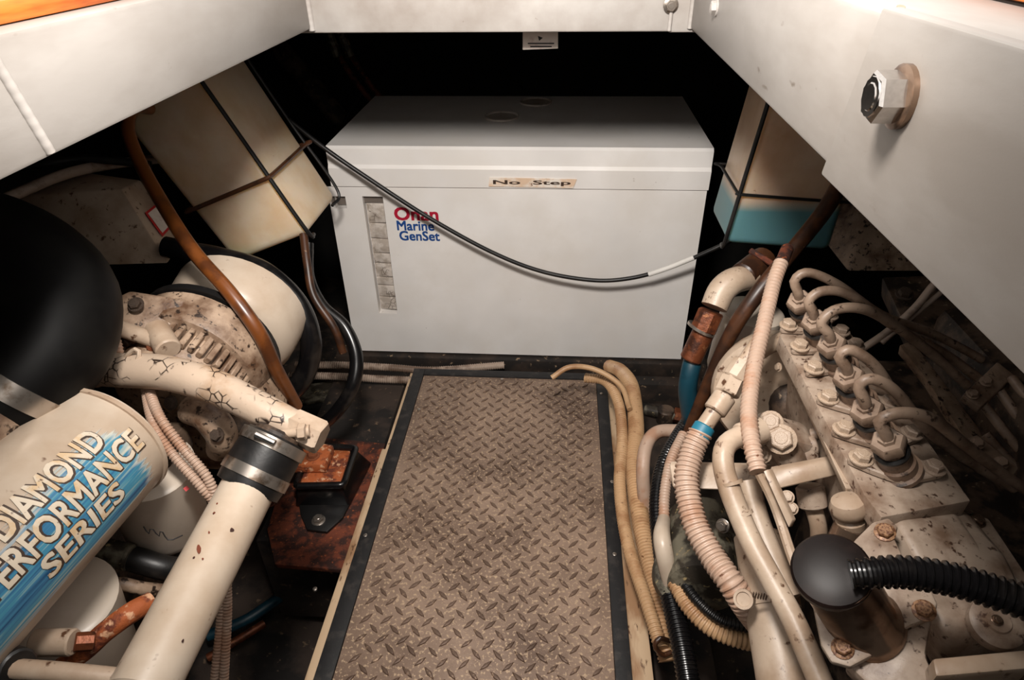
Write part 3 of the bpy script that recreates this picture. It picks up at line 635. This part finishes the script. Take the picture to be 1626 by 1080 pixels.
# oil filters with vertical axes
def canister(parent, top, bot, r_, mat, lab=None):
    axv = bot-top; h = axv.length
    return part('oil_filter', MB().lathe(top, axv, [(0, r_*.9), (.004, r_), (h*.86, r_), (h*.95, r_*.93), (h, r_*.7), (h+.001, .01)], 36), mat, parent, lab)
f1 = canister(el, at(235, 738, .90), at(268, 838, 1.0), .058, 'filter_white', 'white oil filter canister')
P = at(296, 776, .885); part('red_label', MB().lathe(P, CAM-P, [(0, .004), (.0005, .004)], 4), 'red_mark', f1)
part('ink_scribble', MB().tube(A((228, 836, .878), (236, 848, .878), (240, 838, .878), (252, 852, .88), (256, 842, .88), (268, 858, .885), (290, 850, .89)), .0009, n=5), 'ink_black', f1)
f2 = canister(el, at(95, 950, .80), at(140, 1050, .9), .062, 'filter_white', 'lower white oil filter canister')
part('filter_head', MB().box(at(238, 715, .93), (.09, .08, .05), None, .012), 'grimy', el)
part('hex_plug', MB().cyl(at(55, 1020, .70), at(118, 1020, .70), .014, n=12), 'cream', el)
part('plug_neck', MB().cyl(at(118, 1020, .70), at(150, 1018, .71), .010, n=8), 'bronze', el)
part('rusty_hose', MB().tube(A((95, 1062, .74), (138, 1030, .72), (165, 1005, .72), (205, 975, .73), (240, 955, .75)), [.011, .0115, .0115, .012, .011], n=12), 'rust_bright', el)
part('drain_line', MB().tube(A((20, 1062, .62), (100, 1068, .62), (215, 1080, .63), (260, 1090, .63)), .009, n=12), 'cream', el)
part('black_cap', MB().cyl(at(-20, 1045, .64), at(30, 1062, .62), .018, n=16), 'rubber', el)
part('lube_hose', MB().tube(A((150, 872, .92), (205, 886, .92), (262, 902, .93), (300, 905, .96)), [.016, .017, .017, .017], n=14), 'rubber', el)
part('hose_ferrule', MB().cyl(at(150, 872, .915), at(208, 886, .915), .0185, n=16), 'grimy_green', el)
part('lift_line', MB().tube(A((160, 985, .86), (180, 930, .88), (230, 935, .9), (290, 940, .95)), .009, n=10), 'cream_dirty', el)
for k, (off, lab) in enumerate(((0, None), (15, None))):
    part('wire_sleeve', MB().tube(A((228, 590+off*.3, .92), (250-off*.5, 655+off, .86), (285-off*.8, 705+off, .86), (330-off*.6, 760+off, .865), (342, 805, .88), (345+off*.7, 880, .92), (352+off*.6, 960, .93), (340+off, 1090, .93)), .0068, n=10, rib=(.0045, .16)), 'conduit_pink', el)
# rusty mount
rm = thing('engine_mount', at(500, 800, Z=-.03), 'rusty engine mount with black rubber block beside the walkway panel', 'engine mount')
part('base_plate', MB().prism([at(x, y, Z=-.036) for x, y in ((470, 690), (612, 704), (545, 905), (436, 896), (424, 840))], (0, 0, -.012), .002), 'rust', rm)
z = -.032
part('rubber_block', MB().hexa([at(x, y, Z=-.034) for x, y in ((468, 806), (556, 806), (592, 735), (500, 735))], [at(x, y, Z=.03) for x, y in ((470, 772), (545, 770), (565, 712), (492, 708))], .006, 3), 'rubber_gloss', rm)
fr = [at(x, y, Z=.034) for x, y in ((470, 772), (545, 770), (565, 712), (492, 708))]; fr = [fr[k].lerp(fr[(k+1) % 4], t_) for k in range(4) for t_ in (.05, .35, .65, .95)]
part('rubber_rim', MB().tube(fr+[fr[0]], .0075, n=10), 'rubber_gloss', rm)
part('mount_cup', MB().hexa([at(x, y, Z=.03) for x, y in ((474, 772), (542, 770), (558, 716), (492, 710))], [at(x, y, Z=.036) for x, y in ((482, 764), (532, 764), (545, 722), (500, 718))], .003, 2), 'rust_bright', rm)
part('mount_arm', MB().hexa([at(x, y, Z=.037) for x, y in ((450, 752), (520, 752), (532, 718), (468, 706))], [at(x, y, Z=.062) for x, y in ((448, 738), (516, 738), (530, 706), (466, 696))], .005, 2), 'rust_bright', rm)
bolt(rm, at(497, 725, Z=.062), UP, .011, 'rust_bright', washer=True)
part('foot_plate', MB().prism([at(x, y, Z=-.034) for x, y in ((474, 795), (560, 795), (545, 825), (520, 848), (488, 844), (478, 820))], (0, 0, .007), .002), 'rubber', rm)
bolt(rm, at(506, 827, Z=-.027), UP, .011, 'steel')
bolt(rm, at(430, 800, Z=-.027), UP, .008, 'rust')
# bilge clutter on the left
tube_thing('bilge_hose', [at(x, y, Z=zz) for x, y, zz in ((330, 1010, -.25), (390, 985, -.24), (440, 952, -.24), (470, 930, -.27))], .012, 'teal_hose', 'dark teal hose low in the bilge beside the big cream pipe', 'hose')
tube_thing('bilge_hose', [at(x, y, Z=zz) for x, y, zz in ((330, 1045, -.28), (380, 1015, -.27), (420, 990, -.27))], .009, 'bronze', 'short brown pipe low in the bilge beside the big cream pipe', 'pipe')
pm = thing('bilge_pump', at(560, 660, Z=-.2), 'grimy bilge pump housing in the shade left of the walkway panel', 'pump')
P = at(570, 680, Z=-.12)
part('pump_body', MB().lathe(P-V((0, 0, .24)), UP, [(0, .06), (.02, .065), (.18, .06), (.2, .05), (.205, .02)], 24), 'grimy', pm)
part('pump_cap', MB().cyl(P-V((0, 0, .035)), P, .026, n=20), 'grimy_green', pm)
vb = thing('sea_strainer', at(470, 640, Z=-.15), 'dark green strainer box behind the rusty engine mount', 'strainer')
part('strainer_body', MB().box(at(500, 660, Z=-.14), (.17, .10, .14), Matrix.Rotation(.3, 3, 'Z'), .015), 'hull', vb)
part('strainer_lid', MB().box(at(500, 660, Z=-.14)+V((0, 0, .075)), (.15, .08, .014), Matrix.Rotation(.3, 3, 'Z'), .005), 'grimy_green', vb)

# ------------------------------------------------------------------ right engine
er = thing('marine_engine', (.66, .6, -.1), 'cream painted diesel engine with fuel injection pump and steel pipes on the right', 'engine', 'twin diesel engines')
part('engine_block', MB().span((.62, -.2, -.22), (1.05, 1.0, .36), .03).span((.70, -.2, .34), (1.05, .95, .50), .03), 'grimy', er)
part('oil_pan', MB().span((.66, -.2, -.33), (1.0, .98, -.2), .03), 'grimy', er)
AX = V((-.36, -.05, .93)).normalized()                      # the pump leans towards the walkway
PB = at(1367, 728, .70)                                     # nearest bolt seat: the pump's top plane passes here
PN = V((.03, -.02, 1)).normalized()
def pp(px, py, lift=0): return on(px, py, PB+PN*lift, PN)
top = [pp(*q, -.006) for q in ((1238, 532), (1262, 512), (1345, 520), (1542, 795), (1400, 822), (1372, 785))]
pump = part('injection_pump', MB().prism(top, PN*-.024, .002), 'pump_paint', er, 'cream top plate of the fuel injection pump')
bd = [pp(*q, -.030) for q in ((1252, 545), (1352, 535), (1525, 800), (1395, 815))]
part('pump_body', MB().hexa(bd, [p+V((.02, 0, -.13)) for p in bd], .008, 2), 'pump_paint', er)
rl = A((1243, 562, .93), (1343, 775, .69)); rl2 = A((1256, 562, .935), (1358, 775, .695))
part('edge_rail', MB().hexa([rl[0], rl[1], rl2[1], rl2[0]], [p+V((.004, 0, -.014)) for p in (rl[0], rl[1], rl2[1], rl2[0])], .001, 1), 'cream', er, 'thin pale rail along the pump side')
st_n = [(1268, 472), (1292, 503), (1318, 540), (1345, 592), (1374, 645), (1408, 697)]
st_l = [(1252, 517), (1270, 550), (1292, 585), (1315, 632), (1340, 682), (1367, 728)]
st_r = [(1316, 505), (1334, 530), (1357, 552), (1384, 592), (1412, 642), (1480, 748)]
st_r[4] = (1446, 692); st_r[3] = (1412, 642)
pipes = [[(1262, 445), (1284, 433), (1330, 452), (1400, 500), (1480, 530), (1550, 566), (1605, 602)],
         [(1284, 478), (1308, 462), (1352, 470), (1420, 518), (1500, 562), (1560, 606)],
         [(1304, 512), (1330, 491), (1375, 492), (1425, 520), (1480, 562), (1535, 612)],
         [(1333, 566), (1352, 556), (1390, 582), (1432, 640), (1500, 685), (1570, 730)],
         [(1364, 612), (1386, 602), (1422, 622), (1470, 680), (1532, 728), (1610, 775)],
         [(1397, 668), (1430, 656), (1480, 666), (1532, 706), (1600, 758), (1640, 785)]]
for i in range(6):
    L_ = pp(*st_l[i], .004); d_ = dep(L_); sc = 1.0
    Pn = at(*st_n[i], d_-.035)                              # top of the valve
    B_ = on(*[st_n[i][0]+14+i*1.2, st_n[i][1]+44+i*1.5], PB-PN*.004, PN)
    v = part('delivery_valve', MB().lathe(B_, Pn-B_, [(0, .0225), (.006, .0225), (.008, .019), (.018, .0185), (.02, .016), ((Pn-B_).length*.62, .016), ((Pn-B_).length*.64, .0135), ((Pn-B_).length*.70, .0135)], 28), 'valve_brown', er)
    av = (Pn-B_).normalized(); q = Pn-av*(Pn-B_).length*.28
    part('pipe_nut', MB().lathe(q, av, [(0, .0155), (.003, .0172), (.012, .0172), (.015, .0150), (.015, .009), (.019, .0085)], 6), 'pipe_paint', v)
    part('valve_collar', MB().cyl(B_+av*(Pn-B_).length*.55, B_+av*(Pn-B_).length*.66, .0172, n=24), 'rubber', v)
    # oval flange from bolt to bolt
    Rr = on(*st_r[i], PB, PN); e = (Rr-L_).normalized(); w_ = PN.cross(e).normalized(); cc = (L_+Rr)/2; hl = (Rr-L_).length/2
    poly = []
    for k in range(20):
        a = 2*math.pi*k/20; x = math.cos(a); y = math.sin(a)
        wd = .0125+.011*max(0, 1-abs(x)*1.15)
        poly.append(cc+e*(hl*x+.0125*x)+w_*(wd*y))
    poly = [p-PN*((p-PB).dot(PN)+.005) for p in poly]
    part('valve_flange', MB().prism(poly, PN*.008, .0015, 1), 'pump_paint', v)
    bolt(er, L_-PN*.001, PN, .0095, 'cream'); bolt(er, Rr+PN*.003, PN, .009, 'pump_paint')
    dd = [d_-.045, d_-.05, d_-.045, d_-.02, d_+.01, d_+.03, d_+.05]
    far = [.0, .0, .0, .02, .05, .08, .1]
    pts = [Pn-av*.012, at(*[st_n[i][0]-1, st_n[i][1]-8], d_-.04)]+[at(*p, dd[k]) for k, p in enumerate(pipes[i])]
    part('fuel_pipe', MB().tube(pts, .0062, n=10), 'pipe_paint', v)
# pipe clamps and the run of pipes beyond them
pc = [at(1528, 628, .86), at(1556, 648, .85), at(1612, 596, .88), at(1584, 574, .89)]
cl1 = part('pipe_clamp', MB().prism(pc, V((.004, .006, -.014)), .002), 'pipe_paint', er, 'bolted clamp over the fuel pipes')
for q in ((1544, 626, .855), (1566, 606, .865)): bolt(er, at(*q), V((-.2, -.4, .9)), .006, 'pipe_paint')
pc = A((1520, 700, .80), (1552, 690, .82), (1618, 742, .76), (1604, 764, .75))
part('pipe_clamp', MB().prism(pc, V((.004, .006, -.014)), .002), 'pipe_paint', er)
for q in ((1552, 704, .79), (1590, 735, .76)): bolt(er, at(*q), V((-.2, -.4, .9)), .006, 'pipe_paint')
for a, b_ in (((1560, 640), (1640, 740)), ((1588, 622), (1640, 690)), ((1606, 600), (1640, 640)), ((1565, 690), (1640, 770))):
    part('fuel_pipe', MB().tube(A((*a, .875), ((a[0]+b_[0])/2, (a[1]+b_[1])/2+2, .86), (*b_, .85)), .0062, n=10), 'pipe_paint', er)
# engine side bracket and casting behind the pipes
part('side_bracket', MB().prism(A((1428, 548, 1.0), (1448, 540, 1.02), (1570, 700, .92), (1545, 716, .9), (1470, 600, .97)), V((.006, .006, -.02)), .002), 'cream_dirty', er)
part('side_panel', MB().prism(A((1400, 440, 1.2), (1640, 430, 1.1), (1640, 560, 1.0), (1450, 545, 1.05)), V((.02, .02, -.05)), .004), 'grimy', er)
bolt(er, at(1436, 468, 1.12), V((-.1, -.3, 1)), .011, 'grimy'); bolt(er, at(1590, 520, 1.0), V((-.1, -.3, 1)), .011, 'pipe_paint')
part('rocker_cover', MB().span((.74, .30, .44), (.98, .80, .56), .03), 'cream_dirty', er)
# governor housing next to the pump
gc = A((1396, 812, .665), (1532, 798, .69), (1600, 880, .64), (1640, 960, .585), (1640, 1000, .575), (1500, 1010, .57), (1425, 880, .62))
part('governor_housing', MB().prism(gc, V((.03, .0, -.09)), .014, 3), 'pump_paint', er, 'rounded cream governor housing')
sh = [at(1418, 818, .655), at(1520, 806, .675), at(1590, 905, .62), at(1480, 930, .605)]
part('governor_top', MB().hexa(sh, [p-PN*.03 for p in sh], .010, 3), 'pump_paint', er)
fl = A((1535, 815, .69), (1570, 822, .69), (1640, 925, .63), (1640, 955, .62), (1600, 905, .645))
part('cover_flange', MB().prism(fl, -PN*.012, .003), 'pump_paint', er); bolt(er, at(1549, 828, .685), PN, .007, 'oil_metal')
P = at(1583, 990, .565); part('inspection_disc', MB().lathe(P, V((-.15, -.3, .9)), [(-.01, .021), (.002, .021), (.004, .018), (.004, .010), (.006, .009)], 32), 'pump_paint', er)
bolt(er, at(1583, 985, .56), V((-.15, -.3, .9)), .0035, 'oil_metal')
lg = A((1480, 1045, .53), (1640, 1030, .525), (1640, 1062, .515), (1486, 1075, .52))
part('housing_ledge', MB().prism(lg, V((.01, .012, -.05)), .003), 'cream', er)
# round black cap on a metal neck, with its flange
CA = V((-.34, -.28, .90)).normalized()
cc = at(1320, 905, .545); cbse = at(1368, 985, .585); axn = (cc-cbse).normalized()
neck = part('shutoff_neck', MB().lathe(cbse-axn*.01, axn, [(0, .034), (.012, .033), (.016, .030), ((cc-cbse).length+.002, .0295)], 36), 'oil_metal', er, 'oily metal neck below the black cap')
cap = part('shutoff_cap', MB().lathe(cc-CA*.008, CA, [(-.004, .029), (0, .0315), (.007, .0315), (.0095, .0295), (.0108, .023), (.0117, .015), (.0121, .007), (.0122, .001)], 44), 'cap_black', er, 'glossy round black cap')
part('corrugated_hose', MB().tube(A((1350, 912, .525), (1385, 910, .52), (1440, 909, .515), (1530, 925, .505), (1660, 968, .485)), [.0115, .0125, .0132, .0135, .0135], n=18, rib=(.006, .16)), 'rubber_gloss', cap, 'black corrugated hose')
FN = V((-.30, -.22, .92)).normalized(); FP = cbse
def fo(px, py, l=0): return on(px, py, FP+FN*l, FN)
fpl = [fo(*q) for q in ((1358, 862), (1385, 835), (1410, 828), (1425, 842), (1420, 862), (1440, 905), (1478, 945), (1488, 965), (1478, 985), (1440, 1000), (1384, 1046), (1350, 1064), (1320, 1056), (1304, 1030), (1290, 960), (1330, 900))]
part('shutoff_flange', MB().prism(fpl, FN*.008, .002), 'pump_paint', er, 'three-bolt flange under the black cap')
for q, mt in (((1405, 846), 'bolt_brown'), ((1467, 970), 'bolt_brown'), ((1338, 1030), 'bolt_brown')): bolt(er, fo(*q, .008), FN, .0072, mt)
lowp = [fo(*q, -.004) for q in ((1340, 1050), (1440, 1000), (1480, 980), (1470, 1040), (1500, 1110), (1400, 1110))]
part('pump_foot', MB().prism(lowp, FN*-.03, .004), 'pump_paint', er)
part('ball_knob', MB().lathe(at(1352, 835, .69), (at(1346, 795, .68)-at(1352, 835, .69)), [(0, .014), (.008, .015), (.012, .012), (.016, .017), (.024, .019), (.032, .016), (.037, .006)], 20), 'cream', er)
part('knob_stem', MB().cyl(at(1335, 868, .70), at(1352, 832, .69), .016, n=16), 'oil_metal', er)
# middle cluster: round housing, bolts, fittings
rh = at(1226, 628, 1.0)
part('timing_housing', MB().lathe(rh, V((-.35, -.8, .35)), [(-.06, .092), (-.01, .092), (0, .086), (.004, .07), (-.004, .05), (-.006, .01)], 40), 'cream', er, 'round greyish gear housing')
part('gear_boss', MB().lathe(rh+V((.03, -.01, -.01)), V((-.35, -.8, .35)), [(-.02, .034), (.004, .034), (.012, .028), (.02, .012)], 20), 'grimy', er)
bolt(er, at(1237, 583, .935), V((-.9, -.3, .2)), .005, 'cream')
part('union_block', MB().box(at(1236, 700, .86), (.07, .05, .05), Matrix.Rotation(.3, 3, 'Y'), .010), 'pump_paint', er)
for q in ((1224, 671, .83, .0115), (1206, 690, .825, .011), (1240, 698, .815, .0145), (1190, 668, .85, .008), (1210, 722, .83, .009)):
    bolt(er, at(*q[:3]), V((-.3, -.6, .7)), q[3], 'cream', 'hex_fitting')
part('union_neck', MB().tube(A((1238, 705, .83), (1256, 728, .84), (1266, 750, .86)), [.016, .018, .016], n=14), 'pump_paint', er)
for a, b_, rr in (((1262, 712), (1296, 706), .013), ((1276, 700), (1284, 740), .014), ((1288, 690), (1300, 688), .008)):
    part('pipe_joint', MB().cyl(at(*a, .85), at(*b_, .845), rr, n=10), 'pump_paint', er)
part('mounting_bar', MB().hexa(A((1222, 748, .80), (1334, 727, .79), (1344, 752, .785), (1226, 780, .79)), [p+V((.004, .012, -.004)) for p in A((1222, 748, .80), (1334, 727, .79), (1344, 752, .785), (1226, 780, .79))], .002, 1), 'cream', er)
part('mounting_bar', MB().hexa(A((1062, 738, .93), (1236, 742, .87), (1240, 782, .86), (1068, 776, .91)), [p+V((.004, .012, -.004)) for p in A((1062, 738, .93), (1236, 742, .87), (1240, 782, .86), (1068, 776, .91))], .002, 1), 'cream', er)
part('elbow_pipe', MB().tube(A((1285, 770, .84), (1290, 800, .84), (1300, 840, .84), (1298, 880, .86)), [.013, .011, .0105, .0105], n=14), 'cream', er)
part('elbow_collar', MB().cyl(at(1286, 772, .835), at(1291, 806, .835), .0175, n=16), 'pump_paint', er)
# lever and link rods
part('link_rod', MB().tube(A((1206, 752, .74), (1225, 790, .735), (1240, 830, .73), (1262, 895, .70), (1290, 950, .68)), .0055, n=8), 'cream', er)
lv_ = A((1212, 748, .725), (1220, 745, .725), (1258, 826, .71), (1252, 838, .71))
part('lever', MB().prism(lv_, V((.006, .004, -.003)), .001), 'cream', er)
bolt(er, at(1250, 790, .735), V((-.3, -.5, .8)), .006, 'cream'); bolt(er, at(1257, 808, .73), V((-.3, -.5, .8)), .0055, 'cream')
# white pipes and hoses on the walkway side of the engine
part('return_pipe', MB().tube(A((1205, 680, .80), (1182, 690, .79), (1155, 705, .775), (1148, 732, .765), (1158, 775, .755), (1188, 850, .73), (1225, 920, .70), (1262, 990, .67), (1310, 1100, .63)), [.013, .0125, .0122, .0122, .0125, .0122, .012, .012, .012], n=18), 'cream', er, 'bent cream pipe in front')
for q, q2 in (((1160, 765, .755), (1162, 771, .754)), ((1176, 815, .742), (1179, 821, .741))):
    P, Q = at(*q), at(*q2); part('pipe_band', MB().lathe(P, Q-P, [(0, .0122), (0, .0134), (.004, .0134), (.004, .0122)], 18), 'cream', er)
part('elbow_socket', MB().cyl(at(1208, 682, .80), at(1176, 694, .787), .0165, n=18), 'cream', er)
part('supply_pipe', MB().tube(A((1186, 765, .82), (1204, 830, .80), (1232, 900, .77), (1255, 950, .75)), .0145, n=18), 'cream', er)
fa, fb = at(1205, 850, .83), at(1252, 1110, .72)
fu = part('water_pipe', MB().cyl(fa, fb, .031, n=32), 'cream', er, 'wide cream pipe below the hose clamp')
fx = (fb-fa).normalized(); h0 = fa.lerp(fb, .42)
hcb = part('hose_clamp', MB().lathe(h0, fx, [(0, .031), (0, .0328), (.013, .0328), (.013, .031)], 32), 'cream', fu, 'slotted worm-drive hose clamp')
P = at(1181, 952, .735); part('clamp_drum', MB().lathe(P, CAM-P+V((-.2, 0, .0)), [(-.012, .0105), (0, .0115), (.003, .0108), (.003, .008), (.001, .0075), (.001, .003)], 24), 'cream', hcb)
for k in range(6):
    P = at(1196+k*4.2, 945+k*.6, .728); part('clamp_slot', MB().box(P, (.0012, .002, .009), None, 0), 'grimy', hcb)
# long ribbed sleeve and the hose with crimped fittings
part('wire_sleeve', MB().tube(A((1240, 418, .93), (1228, 452, .91), (1212, 520, .87), (1198, 580, .835), (1189, 650, .79), (1194, 705, .755), (1204, 750, .735)), .0102, n=14, rib=(.0062, .14)), 'conduit_pink', er, 'long cream ribbed sleeve')
part('sleeve_cable', MB().tube(A((1250, 395, .96), (1240, 420, .93)), .009, n=10), 'rust', er)
hp = A((1186, 570, .90), (1168, 610, .89), (1138, 652, .885), (1112, 690, .88))
part('fuel_hose', MB().tube(A((1112, 688, .88), (1098, 720, .875), (1090, 765, .86), (1103, 830, .835), (1130, 882, .81), (1160, 925, .785), (1184, 962, .785), (1205, 990, .80)), .0165, n=18, rib=(.0062, .12)), 'conduit_pink', er, 'cream ribbed hose curving past the mounting bar')
part('hose_end_tape', MB().cyl(at(1120, 676, .881), at(1108, 696, .879), .0145, n=18), 'blue_tape', er)
for a, b_, rr, n_ in ((( 1136, 652), (1114, 684), .0115, 16), ((1152, 628), (1134, 654), .0155, 16), ((1166, 600), (1154, 626), .0165, 6), ((1182, 575), (1164, 602), .0145, 8), ((1202, 545), (1180, 578), .010, 12)):
    part('crimp_fitting', MB().cyl(at(*a, .888), at(*b_, .884), rr, n=n_), 'cream', er)
part('breather_pipe', MB().tube(A((1205, 560, .93), (1225, 548, .935), (1262, 530, .94)), .0115, n=14), 'cream', er)
# starter body below
P = at(1110, 850, 1.05)
part('starter_motor', MB().lathe(P+V((0, -.03, 0)), V((.15, 1, 0)), [(-.08, .035), (-.07, .052), (.06, .055), (.07, .04)], 28), 'grimy_green', er)
part('starter_flange', MB().box(at(1082, 856, 1.09), (.05, .03, .05), Matrix.Rotation(.4, 3, 'Y'), .006), 'grimy_green', er)
bolt(er, at(1078, 850, 1.05), V((-.1, -.7, .7)), .010, 'grimy_green'); bolt(er, at(1148, 835, .96), V((-.6, -.6, .5)), .008, 'steel')
part('starter_cover', MB().lathe(at(1090, 910, 1.0), V((-.1, -.5, .85)), [(-.05, .05), (0, .05), (.008, .04), (.01, .01)], 24), 'grimy_green', er)
part('lower_sleeve', MB().tube(A((1072, 925, .98), (1095, 965, .95), (1130, 998, .93), (1175, 1016, .92), (1230, 1026, .92)), .0125, n=14, rib=(.0062, .14)), 'conduit', er)
part('lower_sleeve', MB().tube(A((1085, 925, .965), (1108, 955, .94), (1145, 985, .92), (1200, 1000, .91)), .008, n=10, rib=(.0055, .18)), 'rubber', er)
f3 = canister(er, at(1196, 492, 1.18), at(1166, 596, 1.26), .055, 'filter_white', 'pale canister filter with a red mark')
P = at(1184, 541, 1.13); part('red_mark', MB().box(P, (.012, .001, .012), Matrix.Rotation(-.3, 3, 'Y'), 0), 'red_mark', f3)

# ------------------------------------------------------------------ bronze sea valve between generator and right engine
bv = thing('sea_valve', at(1092, 640, 1.183), 'bronze sea valve with white elbow and teal hose right of the generator', 'valve')
part('teal_hose', MB().tube(A((1104, 560, 1.157), (1096, 590, 1.157), (1092, 625, 1.175), (1100, 680, 1.218)), .0165, n=16), 'teal_hose', bv)
part('bronze_tail', MB().cyl(at(1096, 572, 1.148), at(1120, 522, 1.131), .019, n=20), 'bronze', bv)
part('bronze_nut', MB().cyl(at(1116, 526, 1.127), at(1130, 494, 1.118), .0225, n=8), 'bronze', bv)
part('hose_clamp', MB().lathe(at(1112, 524, 1.131), at(1130, 494, 1.118)-at(1112, 524, 1.131), [(0, .0235), (0, .025), (.005, .025), (.005, .0235)], 24), 'steel', bv)
part('valve_elbow', MB().tube(A((1134, 488, 1.114), (1146, 462, 1.114), (1165, 446, 1.114), (1192, 440, 1.131)), [.0225, .0235, .0225, .021], n=20), 'cream', bv, 'dirty white elbow')
part('valve_cap', MB().cyl(at(1178, 440, 1.122), at(1214, 412, 1.157), .024, n=20), 'brown_dark', bv)
part('valve_lever', MB().tube(A((1192, 398, 1.131), (1215, 412, 1.114), (1240, 428, 1.105)), .005, n=8), 'rust', bv)

# ------------------------------------------------------------------ conduits along the right side of the walkway
grp = 'conduits along the right edge of the walkway panel'
def cond(pts, r, mat, label, rib=True, cat='conduit', **k):
    return tube_thing('cable_conduit', pts, r, mat, label, cat, grp, rib=(.0062, .14) if rib else None, **k)
cond(A((968, 582, 1.68), (986, 590, 1.60), (1003, 616, 1.51), (1010, 680, 1.41), (1006, 740, 1.335), (1018, 830, 1.235), (1040, 930, 1.14), (1056, 1020, 1.065), (1062, 1050, 1.05)), .0175, 'conduit', 'thickest tan ribbed conduit along the right edge of the walkway panel')
cond(A((930, 600, 1.56), (962, 606, 1.535), (982, 640, 1.47), (988, 700, 1.38), (984, 770, 1.29), (996, 860, 1.19), (1028, 960, 1.09), (1050, 1030, 1.04)), .0120, 'conduit', 'slimmer tan ribbed conduit lying against the walkway panel edge')
cond(A((876, 600, 1.50), (905, 583, 1.50), (945, 587, 1.50), (985, 612, 1.475), (1000, 650, 1.425)), .0062, 'conduit', 'thin tan wire sleeve bent over the far right corner of the walkway panel', rib=False)
tube_thing('wiring_hose', A((1075, 684, 1.30), (1045, 686, 1.29), (1027, 706, 1.27), (1021, 750, 1.25), (1026, 820, 1.27), (1035, 880, 1.30)), .0130, 'conduit_pink', 'smooth pinkish hose arching beside the tan conduits', 'hose')
bk_ = tube_thing('battery_cable', A((1110, 640, 1.26), (1076, 690, 1.20), (1052, 740, 1.15), (1043, 800, 1.10), (1050, 870, 1.05), (1064, 940, 1.0), (1082, 1020, .95), (1096, 1100, .91)), [.010, .011, .0125, .013, .0145, .0165, .0165, .0165], 'rubber_gloss', 'black ribbed cable running forward between conduits and right engine', 'cable', rib=(.006, .1), n=14)
wt = tube_thing('cable_conduit', A((1085, 690, 1.17), (1066, 730, 1.13), (1056, 780, 1.09), (1054, 830, 1.055)), .0092, 'conduit_pink', 'short pink ribbed sleeve beside the black ribbed cable', 'conduit', grp, rib=(.0055, .12))
obj('cable_end', MB().tube(A((1054, 826, 1.05), (1051, 850, 1.0), (1055, 880, .985), (1064, 925, .995)), [.0105, .013, .0135, .012], n=12), 'cream_clean', wt, 'white taped cable end')
tube_thing('cable_tie', A((1062, 1018, 1.035), (1048, 1014, 1.02), (1040, 1026, 1.02), (1052, 1040, 1.03), (1066, 1036, 1.035)), .004, 'brown_dark', 'brown tie knotted round the tan conduits at the bottom', 'cable tie')

# small dark fittings in the gap right of the generator
sf = thing('through_hull', at(1062, 655, Z=-.1), 'dark stopcock with brass nut low in the gap right of the walkway panel', 'fitting')
P = at(1058, 650, Z=-.06)
part('stopcock_body', MB().cyl(P-V((0, 0, .32)), P, .022, n=16), 'grimy', sf)
part('stopcock_pipe', MB().tube([P+V((-.05, .02, -.02)), P+V((0, 0, -.015)), P+V((.08, -.01, -.02))], .014, n=12), 'grimy_green', sf)
part('brass_nut', MB().cyl(P+V((.02, 0, -.017)), P+V((.04, -.003, -.019)), .02, n=6), 'bronze', sf)
